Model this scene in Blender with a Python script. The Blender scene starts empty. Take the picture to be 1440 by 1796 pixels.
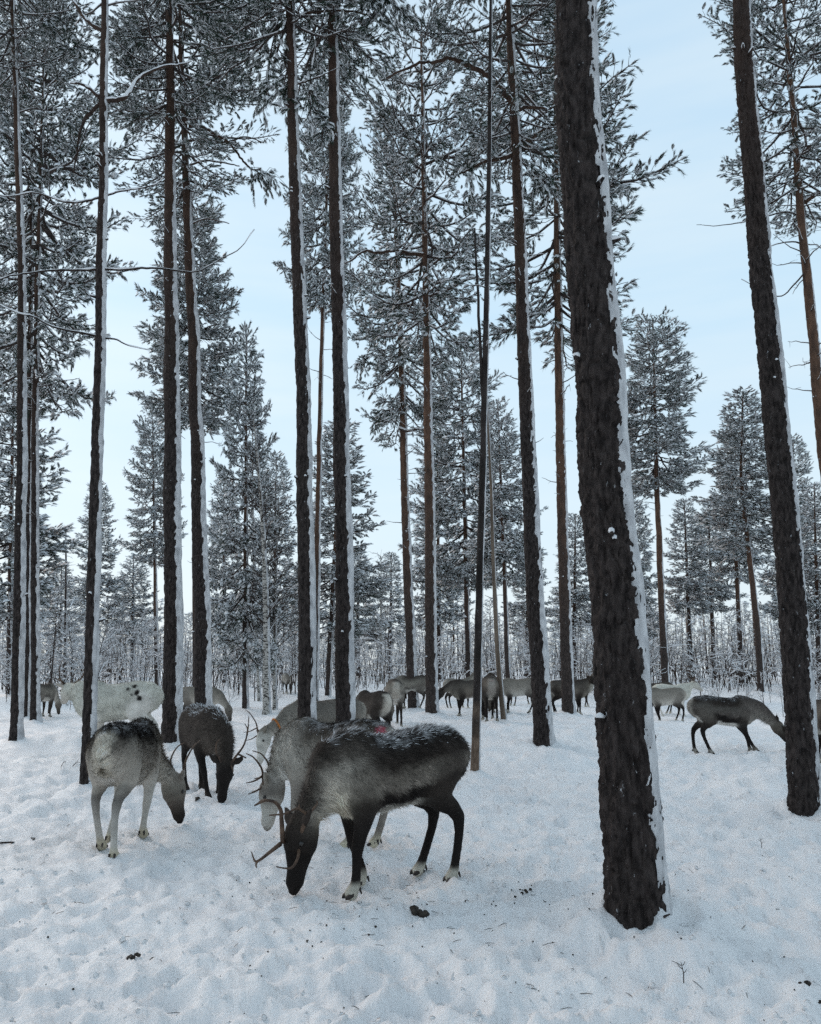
import bpy, math, random
import numpy as np

# ------------------------------------------------------------------ camera, sky, sun, exposure
CAM_H = 1.5
FPX = 1440.0                       # focal length in photo pixels (photo 1440 x 1796)
PITCH = math.atan((1175 - 898) / FPX)
sc = bpy.context.scene
COL = sc.collection
cam_d = bpy.data.cameras.new('camera')
cam_d.sensor_fit = 'HORIZONTAL'; cam_d.sensor_width = 36; cam_d.lens = 36
cam_d.clip_start = 0.05; cam_d.clip_end = 4000
cam = bpy.data.objects.new('camera', cam_d); COL.objects.link(cam)
cam.location = (0, 0, CAM_H); cam.rotation_euler = (math.pi / 2 + PITCH, 0, 0)
sc.camera = cam

SUN_EL, SUN_AZ = math.radians(34), math.radians(-45)     # veiled winter sun, ahead and to the left
w = bpy.data.worlds.new('World'); sc.world = w; w.use_nodes = True
nt = w.node_tree; nt.nodes.clear()
def N(tree, typ, **kw):
    n = tree.nodes.new(typ)
    for k, v in kw.items(): setattr(n, k, v)
    return n
wo = N(nt, 'ShaderNodeOutputWorld'); bg = N(nt, 'ShaderNodeBackground')
sky = N(nt, 'ShaderNodeTexSky', sky_type='NISHITA', sun_disc=False)
sky.sun_elevation = SUN_EL; sky.sun_rotation = SUN_AZ; sky.dust_density = 2.0; sky.ozone_density = 2.0
tc = N(nt, 'ShaderNodeTexCoord'); sep = N(nt, 'ShaderNodeSeparateXYZ')
nt.links.new(tc.outputs['Generated'], sep.inputs[0])
ramp = N(nt, 'ShaderNodeValToRGB')                        # thin overcast layer: whiter low down, bluer overhead, all round
cr = ramp.color_ramp
cr.elements[0].position = 0.0; cr.elements[0].color = (0.68, 0.75, 0.79, 1)
cr.elements[1].position = 0.75; cr.elements[1].color = (0.48, 0.64, 0.78, 1)
e = cr.elements.new(0.16); e.color = (0.61, 0.74, 0.82, 1)
e = cr.elements.new(0.40); e.color = (0.51, 0.69, 0.82, 1)
nt.links.new(sep.outputs['Z'], ramp.inputs[0])
mp = N(nt, 'ShaderNodeMapping'); mp.inputs['Scale'].default_value = (1.6, 1.6, 11.0)
nt.links.new(tc.outputs['Generated'], mp.inputs[0])
noi = N(nt, 'ShaderNodeTexNoise'); noi.inputs['Scale'].default_value = 1.7; noi.inputs['Detail'].default_value = 4
nt.links.new(mp.outputs[0], noi.inputs['Vector'])
nr = N(nt, 'ShaderNodeMapRange'); nr.inputs[1].default_value = 0.35; nr.inputs[2].default_value = 0.68
nr.inputs[3].default_value = 0.0; nr.inputs[4].default_value = 1.0
nt.links.new(noi.outputs[0], nr.inputs[0])
mixc = N(nt, 'ShaderNodeMix', data_type='RGBA')           # streaks of paler cloud
nt.links.new(ramp.outputs[0], mixc.inputs['A'])
mixc.inputs['B'].default_value = (0.72, 0.80, 0.82, 1)
mulc = N(nt, 'ShaderNodeMath', operation='MULTIPLY'); mulc.inputs[1].default_value = 0.38
nt.links.new(nr.outputs[0], mulc.inputs[0]); nt.links.new(mulc.outputs[0], mixc.inputs['Factor'])
mix2 = N(nt, 'ShaderNodeMix', data_type='RGBA'); mix2.inputs['Factor'].default_value = 0.86
lift = N(nt, 'ShaderNodeVectorMath', operation='SCALE'); lift.inputs['Scale'].default_value = 12.3   # to the Sky Texture's own scale
nt.links.new(mixc.outputs['Result'], lift.inputs[0])
nt.links.new(sky.outputs[0], mix2.inputs['A']); nt.links.new(lift.outputs[0], mix2.inputs['B'])
nt.links.new(mix2.outputs['Result'], bg.inputs[0]); bg.inputs[1].default_value = 0.10
nt.links.new(bg.outputs[0], wo.inputs[0])

sun_d = bpy.data.lights.new('sun', 'SUN'); sun_d.energy = 1.5; sun_d.angle = math.radians(35); sun_d.color = (1, 0.83, 0.72)
sun = bpy.data.objects.new('sun', sun_d); COL.objects.link(sun)
sun.rotation_euler = (math.pi / 2 - SUN_EL, 0, math.pi - SUN_AZ)
sc.view_settings.view_transform = 'Standard'; sc.view_settings.look = 'None'
sc.view_settings.exposure = 0.08; sc.view_settings.gamma = 1.0; sc.view_settings.use_curve_mapping = False
sc.render.engine = 'CYCLES'
sc.cycles.max_bounces = 6; sc.cycles.diffuse_bounces = 3; sc.cycles.glossy_bounces = 2
sc.cycles.transparent_max_bounces = 4; sc.cycles.use_denoising = False
sc.cycles.use_adaptive_sampling = True; sc.cycles.adaptive_threshold = 0.01; sc.cycles.sample_clamp_indirect = 3.0

# ------------------------------------------------------------------ numpy noise
np.seterr(over='ignore', divide='ignore', invalid='ignore')
def xr(a, b):
    return np.stack([a[..., 1] * b[..., 2] - a[..., 2] * b[..., 1], a[..., 2] * b[..., 0] - a[..., 0] * b[..., 2], a[..., 0] * b[..., 1] - a[..., 1] * b[..., 0]], -1)
def _h(ix, iy, seed):
    if True:
        n = (ix.astype(np.int64) * 374761393 + iy.astype(np.int64) * 668265263 + seed * 1274126177).astype(np.uint64)
        n = (n & np.uint64(0xffffffff)); n = ((n ^ (n >> np.uint64(13))) * np.uint64(1274126177)) & np.uint64(0xffffffff)
        n = ((n ^ (n >> np.uint64(16))) * np.uint64(2246822519)) & np.uint64(0xffffffff)
        n = n ^ (n >> np.uint64(15))
    return n.astype(np.float64) / 4294967295.0
def vnoise(x, y, seed=0, per=0):
    x = np.asarray(x, float); y = np.asarray(y, float)
    ix = np.floor(x); iy = np.floor(y); fx = x - ix; fy = y - iy
    fx = fx * fx * fx * (fx * (fx * 6 - 15) + 10); fy = fy * fy * fy * (fy * (fy * 6 - 15) + 10)
    ix = ix.astype(np.int64); iy = iy.astype(np.int64); jx = ix + 1
    if per: ix = ix % per; jx = jx % per
    a = _h(ix, iy, seed); b = _h(jx, iy, seed); c = _h(ix, iy + 1, seed); d = _h(jx, iy + 1, seed)
    return (a + (b - a) * fx + (c - a) * fy + (a - b - c + d) * fx * fy) * 2 - 1
def fbm(x, y, seed=0, oct=4, gain=0.5):
    s = 0; amp = 1
    for o in range(oct):
        s = s + amp * vnoise(x * 2 ** o + 17.3 * o, y * 2 ** o - 9.1 * o, seed + o * 7); amp *= gain
    return s
def worley(x, y, seed=0, per=0):
    x = np.asarray(x, float); y = np.asarray(y, float)
    ix = np.floor(x).astype(np.int64); iy = np.floor(y).astype(np.int64)
    f1 = np.full(x.shape, 9.0); f2 = np.full(x.shape, 9.0); cid = np.zeros(x.shape)
    for dx in (-1, 0, 1):
        for dy in (-1, 0, 1):
            cx = ix + dx; cy = iy + dy; hx = cx % per if per else cx
            px = cx + _h(hx, cy, seed); py = cy + _h(hx, cy, seed + 31)
            d = np.sqrt((x - px) ** 2 + (y - py) ** 2)
            nearer = d < f1
            f2 = np.where(nearer, f1, np.minimum(f2, d)); cid = np.where(nearer, _h(hx, cy, seed + 77), cid); f1 = np.where(nearer, d, f1)
    return f1, f2, cid
def sstep(a, b, x):
    t = np.clip((x - a) / (b - a), 0, 1); return t * t * (3 - 2 * t)

# ------------------------------------------------------------------ photo geometry helpers
CT, ST = math.cos(PITCH), math.sin(PITCH)
def ray(px, py):
    u = (px - 720) / FPX; v = (898 - py) / FPX
    return u, CT - v * ST, ST + v * CT
def at_y(px, py, Y):
    dx, dy, dz = ray(px, py); t = Y / dy
    return np.array((dx * t, Y, CAM_H + dz * t))
def terrain(x, y):
    x = np.asarray(x, float); y = np.asarray(y, float)
    z = 1.0 * sstep(30, 85, y)
    z = z + 0.24 * np.exp(-((x - 1.5) / 5.0) ** 2) * sstep(14, 20, y) * (1 - sstep(24, 34, y) * 0.6)
    z = z + 0.05 * vnoise(x * 0.35 + 3.1, y * 0.35, 5) * sstep(2, 10, y) + 0.16 * vnoise(x * 0.12, y * 0.12, 9) * sstep(16, 40, y)
    return z
def tz(x, y): return float(terrain(np.array([x]), np.array([y]))[0])
def ground(px, py):
    dx, dy, dz = ray(px, py); Y = -CAM_H / dz * dy
    for _ in range(12):
        x = dx / dy * Y
        Y = 0.5 * Y + 0.5 * (tz(x, Y) - CAM_H) / dz * dy
    return np.array((dx / dy * Y, Y, tz(dx / dy * Y, Y)))
def place(px, d):
    u = (px - 720) / FPX
    x = u * d * 1.0
    for _ in range(4):
        z = tz(x, d); x = u * (d * CT + (z - CAM_H) * ST)
    return np.array((x, d, tz(x, d)))
def camdepth(p): return p[1] * CT + (p[2] - CAM_H) * ST

# ------------------------------------------------------------------ materials
def mat(name, rough=0.8, spec=0.2):
    m = bpy.data.materials.new(name); m.use_nodes = True
    b = m.node_tree.nodes['Principled BSDF']
    b.inputs['Roughness'].default_value = rough; b.inputs['Specular IOR Level'].default_value = spec
    return m, m.node_tree, b
def noise_col(t, b, c1, c2, scale, detail=5, stretch=(1, 1, 1), lo=0.35, hi=0.65, coord='Object'):
    tcn = N(t, 'ShaderNodeTexCoord'); mpn = N(t, 'ShaderNodeMapping'); mpn.inputs['Scale'].default_value = stretch
    t.links.new(tcn.outputs[coord], mpn.inputs[0])
    n = N(t, 'ShaderNodeTexNoise'); n.inputs['Scale'].default_value = scale; n.inputs['Detail'].default_value = detail
    t.links.new(mpn.outputs[0], n.inputs['Vector'])
    r = N(t, 'ShaderNodeValToRGB'); r.color_ramp.elements[0].position = lo; r.color_ramp.elements[1].position = hi
    r.color_ramp.elements[0].color = (*c1, 1); r.color_ramp.elements[1].color = (*c2, 1)
    t.links.new(n.outputs[0], r.inputs[0])
    if b is not None: t.links.new(r.outputs[0], b.inputs['Base Color'])
    return mpn, n, r
def bump(t, b, height, strength, dist):
    bn = N(t, 'ShaderNodeBump'); bn.inputs['Strength'].default_value = strength; bn.inputs['Distance'].default_value = dist
    t.links.new(height, bn.inputs['Height']); t.links.new(bn.outputs[0], b.inputs['Normal']); return bn
M = {}
m, t, b = mat('snow', 0.55, 0.3); M['snow'] = m
mpn, n, r = noise_col(t, b, (0.84, 0.84, 0.85), (0.90, 0.90, 0.905), 1.3, 4)
n2 = N(t, 'ShaderNodeTexNoise'); n2.inputs['Scale'].default_value = 38; n2.inputs['Detail'].default_value = 6; n2.inputs['Roughness'].default_value = 0.65
t.links.new(mpn.outputs[0], n2.inputs['Vector']); bump(t, b, n2.outputs[0], 0.8, 0.018)
m, t, b = mat('tree_snow', 0.6, 0.2); M['tsnow'] = m
mpn, n, r = noise_col(t, b, (0.76, 0.775, 0.80), (0.85, 0.86, 0.88), 9, 3)
bump(t, b, n.outputs[0], 0.4, 0.02)
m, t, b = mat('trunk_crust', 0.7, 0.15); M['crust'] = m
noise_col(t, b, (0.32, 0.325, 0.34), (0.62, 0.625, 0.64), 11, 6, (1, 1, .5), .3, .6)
m, t, b = mat('needles', 0.6, 0.25); M['needle'] = m
noise_col(t, b, (0.012, 0.026, 0.018), (0.036, 0.060, 0.040), 2.2, 3)
def bark_mat(name, low1, low2, up1, up2, z0, z1, bscale=1.0):
    m, t, b = mat(name, 0.9, 0.15)
    mpn, n, r = noise_col(t, None, low1, low2, 30 * bscale, 7, (1, 1, 0.35))
    n2 = N(t, 'ShaderNodeTexNoise'); n2.inputs['Scale'].default_value = 7; n2.inputs['Detail'].default_value = 4
    t.links.new(mpn.outputs[0], n2.inputs['Vector'])
    r2 = N(t, 'ShaderNodeValToRGB'); r2.color_ramp.elements[0].color = (*up1, 1); r2.color_ramp.elements[1].color = (*up2, 1)
    r2.color_ramp.elements[0].position = 0.35; r2.color_ramp.elements[1].position = 0.65
    t.links.new(n2.outputs[0], r2.inputs[0])
    tcn = N(t, 'ShaderNodeTexCoord'); sp = N(t, 'ShaderNodeSeparateXYZ'); t.links.new(tcn.outputs['Object'], sp.inputs[0])
    n3 = N(t, 'ShaderNodeTexNoise'); n3.inputs['Scale'].default_value = 1.5; t.links.new(tcn.outputs['Object'], n3.inputs['Vector'])
    ad = N(t, 'ShaderNodeMath', operation='MULTIPLY_ADD'); ad.inputs[1].default_value = 3.0
    t.links.new(n3.outputs[0], ad.inputs[0]); t.links.new(sp.outputs['Z'], ad.inputs[2])
    mr = N(t, 'ShaderNodeMapRange'); mr.inputs[1].default_value = z0 + 1.5; mr.inputs[2].default_value = z1 + 1.5
    t.links.new(ad.outputs[0], mr.inputs[0])
    mx = N(t, 'ShaderNodeMix', data_type='RGBA'); t.links.new(mr.outputs[0], mx.inputs['Factor'])
    t.links.new(r.outputs[0], mx.inputs['A']); t.links.new(r2.outputs[0], mx.inputs['B'])
    vf = N(t, 'ShaderNodeTexNoise'); vf.inputs['Scale'].default_value = 26; vf.inputs['Detail'].default_value = 6; vf.inputs['Roughness'].default_value = .75; t.links.new(mpn.outputs[0], vf.inputs['Vector'])
    fr_ = N(t, 'ShaderNodeMapRange'); fr_.inputs[1].default_value = .645; fr_.inputs[2].default_value = .70; t.links.new(vf.outputs[0], fr_.inputs[0])
    mf = N(t, 'ShaderNodeMix', data_type='RGBA'); t.links.new(fr_.outputs[0], mf.inputs['Factor']); t.links.new(mx.outputs['Result'], mf.inputs['A']); mf.inputs['B'].default_value = (.55, .56, .58, 1)   # snow caught in the bark
    t.links.new(mf.outputs['Result'], b.inputs['Base Color'])
    n4 = N(t, 'ShaderNodeTexNoise'); n4.inputs['Scale'].default_value = 45 * bscale; n4.inputs['Detail'].default_value = 5
    t.links.new(mpn.outputs[0], n4.inputs['Vector']); bump(t, b, n4.outputs[0], 1.0, 0.02)
    return m
M['bark'] = bark_mat('pine_bark', (0.014, 0.011, 0.0105), (0.056, 0.045, 0.042), (0.042, 0.027, 0.021), (0.085, 0.052, 0.038), 6, 13)
M['dead_foot'] = bark_mat('stripped_foot', (0.11, 0.075, 0.055), (0.22, 0.16, 0.12), (0.018, 0.015, 0.014), (0.05, 0.041, 0.038), 0.3, 0.8)
M['bark_far'] = bark_mat('pine_bark_reddish', (0.030, 0.024, 0.022), (0.075, 0.058, 0.052), (0.075, 0.047, 0.035), (0.15, 0.086, 0.058), 2.5, 8)
m, t, b = mat('dead_wood', 0.85, 0.15); M['deadwood'] = m
noise_col(t, b, (0.035, 0.028, 0.027), (0.085, 0.066, 0.058), 12, 5, (1, 1, 0.25))
m, t, b = mat('bare_wood', 0.8, 0.15); M['barewood'] = m
noise_col(t, b, (0.085, 0.066, 0.052), (0.18, 0.14, 0.108), 10, 5, (1, 1, 0.12))
m, t, b = mat('twig', 0.85, 0.1); M['twig'] = m
noise_col(t, b, (0.035, 0.028, 0.026), (0.08, 0.062, 0.055), 5, 3)
m, t, b = mat('birch_bark', 0.7, 0.2); M['birch'] = m
noise_col(t, b, (0.05, 0.045, 0.04), (0.46, 0.44, 0.41), 9, 5, (1, 1, 2.2), 0.42, 0.52)
def coat_mat(name, rough):
    m, t, b = mat(name, rough, 0.12)
    at = N(t, 'ShaderNodeAttribute', attribute_name='coat'); t.links.new(at.outputs['Color'], b.inputs['Base Color'])
    return m, t, b
M['fur'] = coat_mat('fur_strand', 0.75)[0]
m, t, b = coat_mat('coat', 0.85); M['coat'] = m
tcn = N(t, 'ShaderNodeTexCoord'); n = N(t, 'ShaderNodeTexNoise'); n.inputs['Scale'].default_value = 70; n.inputs['Detail'].default_value = 4
mpn = N(t, 'ShaderNodeMapping'); mpn.inputs['Scale'].default_value = (0.35, 0.35, 1)
t.links.new(tcn.outputs['Object'], mpn.inputs[0]); t.links.new(mpn.outputs[0], n.inputs['Vector']); bump(t, b, n.outputs[0], 0.6, 0.012)
m, t, b = mat('antler', 0.55, 0.3); M['antler'] = m
noise_col(t, b, (0.035, 0.02, 0.014), (0.12, 0.075, 0.05), 14, 4)
m, t, b = mat('eye', 0.12, 0.6); M['eye'] = m; b.inputs['Base Color'].default_value = (0.008, 0.006, 0.005, 1)
m, t, b = mat('hoof', 0.5, 0.3); M['hoof'] = m; noise_col(t, b, (0.015, 0.012, 0.011), (0.05, 0.04, 0.035), 20, 3)
m, t, b = mat('collar', 0.7, 0.2); M['collar'] = m; noise_col(t, b, (0.42, 0.13, 0.03), (0.55, 0.2, 0.05), 20, 3)
m, t, b = mat('dung', 0.6, 0.3); M['dung'] = m; noise_col(t, b, (0.012, 0.010, 0.008), (0.045, 0.035, 0.026), 30, 4)

# ------------------------------------------------------------------ mesh helpers
def mesh_np(name, V, F, mats, smooth=True, midx=None, coat=None):
    """F: (n,3) or (n,4) int array, or a list of such arrays"""
    Fs = F if isinstance(F, list) else [F]
    Fs = [np.asarray(f, np.int32) for f in Fs if len(f)]
    me = bpy.data.meshes.new(name)
    V = np.asarray(V, np.float32)
    me.vertices.add(len(V)); me.vertices.foreach_set('co', V.ravel())
    loops = np.concatenate([f.ravel() for f in Fs]); tot = np.concatenate([np.full(len(f), f.shape[1], np.int32) for f in Fs])
    start = np.concatenate([[0], np.cumsum(tot)[:-1]]).astype(np.int32)
    me.loops.add(len(loops)); me.loops.foreach_set('vertex_index', loops)
    me.polygons.add(len(tot)); me.polygons.foreach_set('loop_start', start); me.polygons.foreach_set('loop_total', tot)
    me.polygons.foreach_set('use_smooth', np.full(len(tot), smooth, bool))
    if midx is not None: me.polygons.foreach_set('material_index', np.asarray(midx, np.int32))
    for k in (mats if isinstance(mats, (list, tuple)) else [mats]): me.materials.append(M[k])
    if coat is not None:
        a = me.color_attributes.new('coat', 'FLOAT_COLOR', 'POINT')
        a.data.foreach_set('color', np.c_[coat, np.ones(len(coat))].astype(np.float32).ravel())
    me.update(calc_edges=True); me.validate()
    return me
def obj(name, me, parent=None, loc=(0, 0, 0)):
    o = bpy.data.objects.new(name, me); COL.objects.link(o); o.location = loc
    if parent is not None:
        o.parent = parent
        if name in ('crown', 'crown_snow', 'limbs', 'needle_spray', 'spray_snow', 'twigs', 'dead_branches', 'branch_snow', 'branches', 'twig_snow', 'snow_load', 'stems'): o['kind'] = 'stuff'
    return o
def thing(name, label, cat, loc, group=None):
    o = bpy.data.objects.new(name, None); COL.objects.link(o); o.location = loc; o.empty_display_size = 0.2
    o['label'] = label; o['category'] = cat
    if group: o['group'] = group
    return o
def tag(o, label, cat, group=None):
    o['label'] = label; o['category'] = cat
    if group: o['group'] = group
    return o
class MB:
    def __init__(s): s.V = []; s.F3 = []; s.F4 = []; s.n = 0
    def add(s, V, F):
        V = np.asarray(V, float)
        if len(V) == 0: return
        F = np.asarray(F) + s.n; (s.F3 if F.shape[1] == 3 else s.F4).append(F); s.V.append(V); s.n += len(V)
    def mesh(s, name, mats, smooth=True):
        F = []
        if s.F3: F.append(np.concatenate(s.F3))
        if s.F4: F.append(np.concatenate(s.F4))
        return mesh_np(name, np.concatenate(s.V), F, mats, smooth)
    def tube(s, P, R, sides=5, flat=1.0, close=True):
        P = np.asarray(P, float); R = np.asarray(R, float); n = len(P)
        T = np.empty_like(P); T[1:-1] = P[2:] - P[:-2]; T[0] = P[1] - P[0]; T[-1] = P[-1] - P[-2]; T /= np.sqrt((T * T).sum(1))[:, None] + 1e-9
        ref = np.array((0, 0, 1.0)) if abs(T[0, 2]) < 0.9 else np.array((1.0, 0, 0))
        A = xr(T, ref); A /= np.sqrt((A * A).sum(1))[:, None] + 1e-9
        B = xr(A, T)
        th = np.arange(sides) * 2 * math.pi / sides
        V = P[:, None] + R[:, None, None] * (np.cos(th)[None, :, None] * A[:, None] + flat * np.sin(th)[None, :, None] * B[:, None])
        V = V.reshape(-1, 3)
        i, j = np.meshgrid(np.arange(n - 1), np.arange(sides), indexing='ij'); j2 = (j + 1) % sides
        F = np.stack([i * sides + j, i * sides + j2, (i + 1) * sides + j2, (i + 1) * sides + j], -1).reshape(-1, 4)
        s.add(V, F)
        if close and sides > 2:
            k = s.n - len(V)
            for base, rev in ((0, True), ((n - 1) * sides, False)):
                f = [[base, base + q + 1, base + q] if rev else [base, base + q, base + q + 1] for q in range(1, sides - 1)]
                s.F3.append(np.array(f) + k)
def sticks(A, B, C, r):
    """many thin three-sided twigs at once: through A, B, C (n,3) with radii r (n,3)"""
    T = C - A; T = T / (np.linalg.norm(T, axis=1)[:, None] + 1e-9); ref = np.where(np.abs(T[:, 2:3]) < .9, np.array((0, 0, 1.0)), np.array((1.0, 0, 0)))
    S_ = np.cross(T, ref); S_ /= np.linalg.norm(S_, axis=1)[:, None] + 1e-9; U = np.cross(S_, T); V = []
    for k, P in enumerate((A, B, C)):
        for q in range(3):
            a = q * 2.0944 + 0.52; V.append(P + r[:, k:k + 1] * (math.cos(a) * S_ + math.sin(a) * U))
    V = np.stack(V, 1); F = []
    for k in range(2):
        for q in range(3): F.append((k * 3 + q, k * 3 + (q + 1) % 3, (k + 1) * 3 + (q + 1) % 3, (k + 1) * 3 + q))
    F = np.array(F)[None] + (np.arange(len(A)) * 9)[:, None, None]
    return V.reshape(-1, 3), F.reshape(-1, 4)
def curve(P, n):
    """smooth resample of a polyline (Catmull-Rom)"""
    P = np.asarray(P, float)
    if len(P) < 3: return P[0] + (P[-1] - P[0]) * np.linspace(0, 1, n)[:, None]
    Q = np.vstack([2 * P[0] - P[1], P, 2 * P[-1] - P[-2]]); u = np.linspace(0, len(P) - 1 - 1e-6, n); i = u.astype(int); f = (u - i)[:, None]
    a, b_, c, d = Q[i], Q[i + 1], Q[i + 2], Q[i + 3]
    return 0.5 * (2 * b_ + (c - a) * f + (2 * a - 5 * b_ + 4 * c - d) * f ** 2 + (3 * b_ - a - 3 * c + d) * f ** 3)

# ------------------------------------------------------------------ trees: data (photo points along each trunk, distance, width in photo px at the base)
# name key: (points[(px,py)...] from the base up, depth, base width px, height m, crown base m, crown radius m, crown prototype, material, label)
rng = np.random.default_rng(7); random.seed(7)
WIND = math.radians(-14)
MOUNDS = []        # (x, y, radius, height) of snow heaped round trunks

def trunk_path(pts, d):
    P = [at_y(px, py, d) for px, py in pts]
    z0 = tz(P[0][0], d)
    P[0] = np.array((P[0][0], d, z0))
    P = np.array(sorted(P, key=lambda p: p[2]))
    return P

def bark_relief(th, z, R, seed, depth):
    per = max(6, int(round(2 * math.pi * R / 0.044)))
    u = th / (2 * math.pi) * per; pb = max(4, int(per * 0.6)); ub = th / (2 * math.pi) * pb
    n1 = vnoise(u + 0.5 * vnoise(z * 5, th * 2, seed + 3), z * 6.5, seed, per); n2 = vnoise(ub + 0.6 * vnoise(z * 3, th * 1.5, seed + 6), z * 4.2 + 9, seed + 12, pb)
    plate = sstep(0.02, 0.30, np.minimum(np.abs(n1), np.abs(n2) * 1.25))
    lev = vnoise(u * 1.0 + .5, z * 11, seed + 44, per)
    fine = fbm(th * R * 80, z * 45, seed + 9, 3)
    return depth * (plate * (0.9 + 0.35 * lev) + 0.34 * fine - 0.55)
def cid_shift(th, per, seed):
    return _h(np.floor(th / (2 * math.pi) * per).astype(np.int64) % per, np.zeros(th.shape, np.int64), seed + 5) * 0.9

def make_trunk(root, P, r0, H, dz_fine, nth, z_fine_top, matname, seed, relief=True, snow_amt=1.0, snow_thick=0.03, half=62, taper=0.85, snow_top=99):
    base = np.array(root.location)
    zb = P[0, 2] - 0.12
    zs = np.arange(zb, min(z_fine_top, P[0, 2] + H), dz_fine)
    if zs[-1] < P[0, 2] + H - 0.05:
        zs = np.r_[zs, np.linspace(zs[-1], P[0, 2] + H, max(3, int((P[0, 2] + H - zs[-1]) / 0.35)))[1:]]
    # centre line: smooth through points, straight beyond the last
    zk = P[:, 2]; xk = P[:, 0]
    if len(zk) > 2:
        c = np.polyfit(zk, xk, min(3, len(zk) - 1)); cx = np.polyval(c, np.clip(zs, zk[0], zk[-1]))
    else: cx = np.interp(zs, zk, xk)
    dxe = (np.interp(zk[-1], zs, cx) - np.interp(zk[-1] - 2, zs, cx)) / 2
    cx = np.where(zs > zk[-1], np.interp(zk[-1], zs, cx) + (zs - zk[-1]) * dxe, cx)
    wob = np.clip(zs - P[0, 2], 0, 3) / 3
    cx = cx + wob * 0.10 * r0 * fbm(zs * 0.7, zs * 0 + seed, seed, 2)
    cy = P[0, 1] + wob * 0.25 * r0 * fbm(zs * 0.45, zs * 0 + seed + 40, seed + 4, 2)
    hrel = np.clip((zs - P[0, 2]) / H, 0, 1)
    r = r0 * (1 - taper * hrel ** 1.35) * (1 + 0.22 * np.exp(-np.clip(zs - P[0, 2], 0, 9) / 0.28)) + 0.004
    th = np.linspace(0, 2 * math.pi, nth, endpoint=False) + math.pi / 2
    TH, Z = np.meshgrid(th, zs); Rr = np.repeat(r[:, None], nth, 1)
    knob = 0.05 * r0 * vnoise(TH / (2 * math.pi) * 5, Z * 1.1, seed + 60, 5)
    if relief:
        dep = min(0.019, 0.11 * r0) * (1 - 0.55 * sstep(6, 13, Z - P[0, 2]))
        D = bark_relief(TH, Z, r0, seed, 1.0) * dep
        pern = max(8, int(nth / 2))                            # loose flakes standing off the outline
        D = D + dep * 1.1 * np.clip(vnoise(TH / (2 * math.pi) * pern, Z / 0.05, seed + 70, pern) - 0.55, 0, 1)
    else:
        D = 0.05 * Rr * vnoise(TH / (2 * math.pi) * 8, Z * 4, seed, 8)
    RR = Rr + D + knob
    V = np.stack([cx[:, None] + RR * np.cos(TH), cy[:, None] + RR * np.sin(TH), Z], -1).reshape(-1, 3) - base
    nz = len(zs); i, j = np.meshgrid(np.arange(nz - 1), np.arange(nth), indexing='ij'); j2 = (j + 1) % nth
    F = np.stack([i * nth + j, i * nth + j2, (i + 1) * nth + j2, (i + 1) * nth + j], -1).reshape(-1, 4)
    tr = obj('trunk', mesh_np('trunk', V, F, matname), root)
    if snow_amt > 0:
        ns = max(10, int(nth * 0.36)); hs = math.radians(half) * 1.25
        ph = np.linspace(-hs, hs, ns); PH, Zs = np.meshgrid(ph, zs); Rs = np.repeat(r[:, None], ns, 1)
        hh = math.radians(half)
        edge = 0.36 * fbm(Zs * 1.3, PH * 0.5, seed + 20, 3) + 0.42 * fbm(Zs * 8, PH * 5.0, seed + 23, 4) - 0.05 - 0.30 * sstep(2.5, 11, Zs - P[0, 2])
        prof = 1 - (np.abs(PH) / (hh * snow_amt)) ** 2 + edge
        fade = 1 - 0.75 * sstep(snow_top, snow_top + 5, Zs - P[0, 2]) 
        prof = prof - (1 - fade) * (0.75 + 0.9 * vnoise(Zs * 1.3, PH * 2, seed + 28))
        flare = 1 + 1.6 * np.exp(-np.clip(Zs - P[0, 2], 0, 9) / 0.18)
        tk = snow_thick * flare * np.tanh(np.clip(prof, -0.6, 1.2) * 1.7) * (0.78 + 0.30 * vnoise(Zs * 5, PH * 3, seed + 25) + 0.34 * vnoise(Zs * 1.7, PH * 2, seed + 26) + 0.16 * vnoise(Zs * 16, PH * 7, seed + 27))
        RS = Rs + np.interp(Zs, zs, np.zeros(nz)) + tk + 0.15 * min(0.019, 0.11 * r0)
        A = WIND + PH
        V = np.stack([cx[:, None] + RS * np.cos(A), cy[:, None] + RS * np.sin(A), Zs], -1).reshape(-1, 3) - base
        i, j = np.meshgrid(np.arange(nz - 1), np.arange(ns - 1), indexing='ij')
        F = np.stack([i * ns + j, i * ns + j + 1, (i + 1) * ns + j + 1, (i + 1) * ns + j], -1).reshape(-1, 4)
        keep = (np.clip(prof, -9, 9).ravel()[F].max(1) > -0.12)
        F = F[keep]; used = np.unique(F); remap = np.zeros(len(V), int); remap[used] = np.arange(len(used))
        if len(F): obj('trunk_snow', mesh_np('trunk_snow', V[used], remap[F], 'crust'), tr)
    def at(z):
        return np.array((np.interp(z, zs, cx), np.interp(z, zs, cy), z)), float(np.interp(z, zs, r))
    return tr, at

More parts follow.
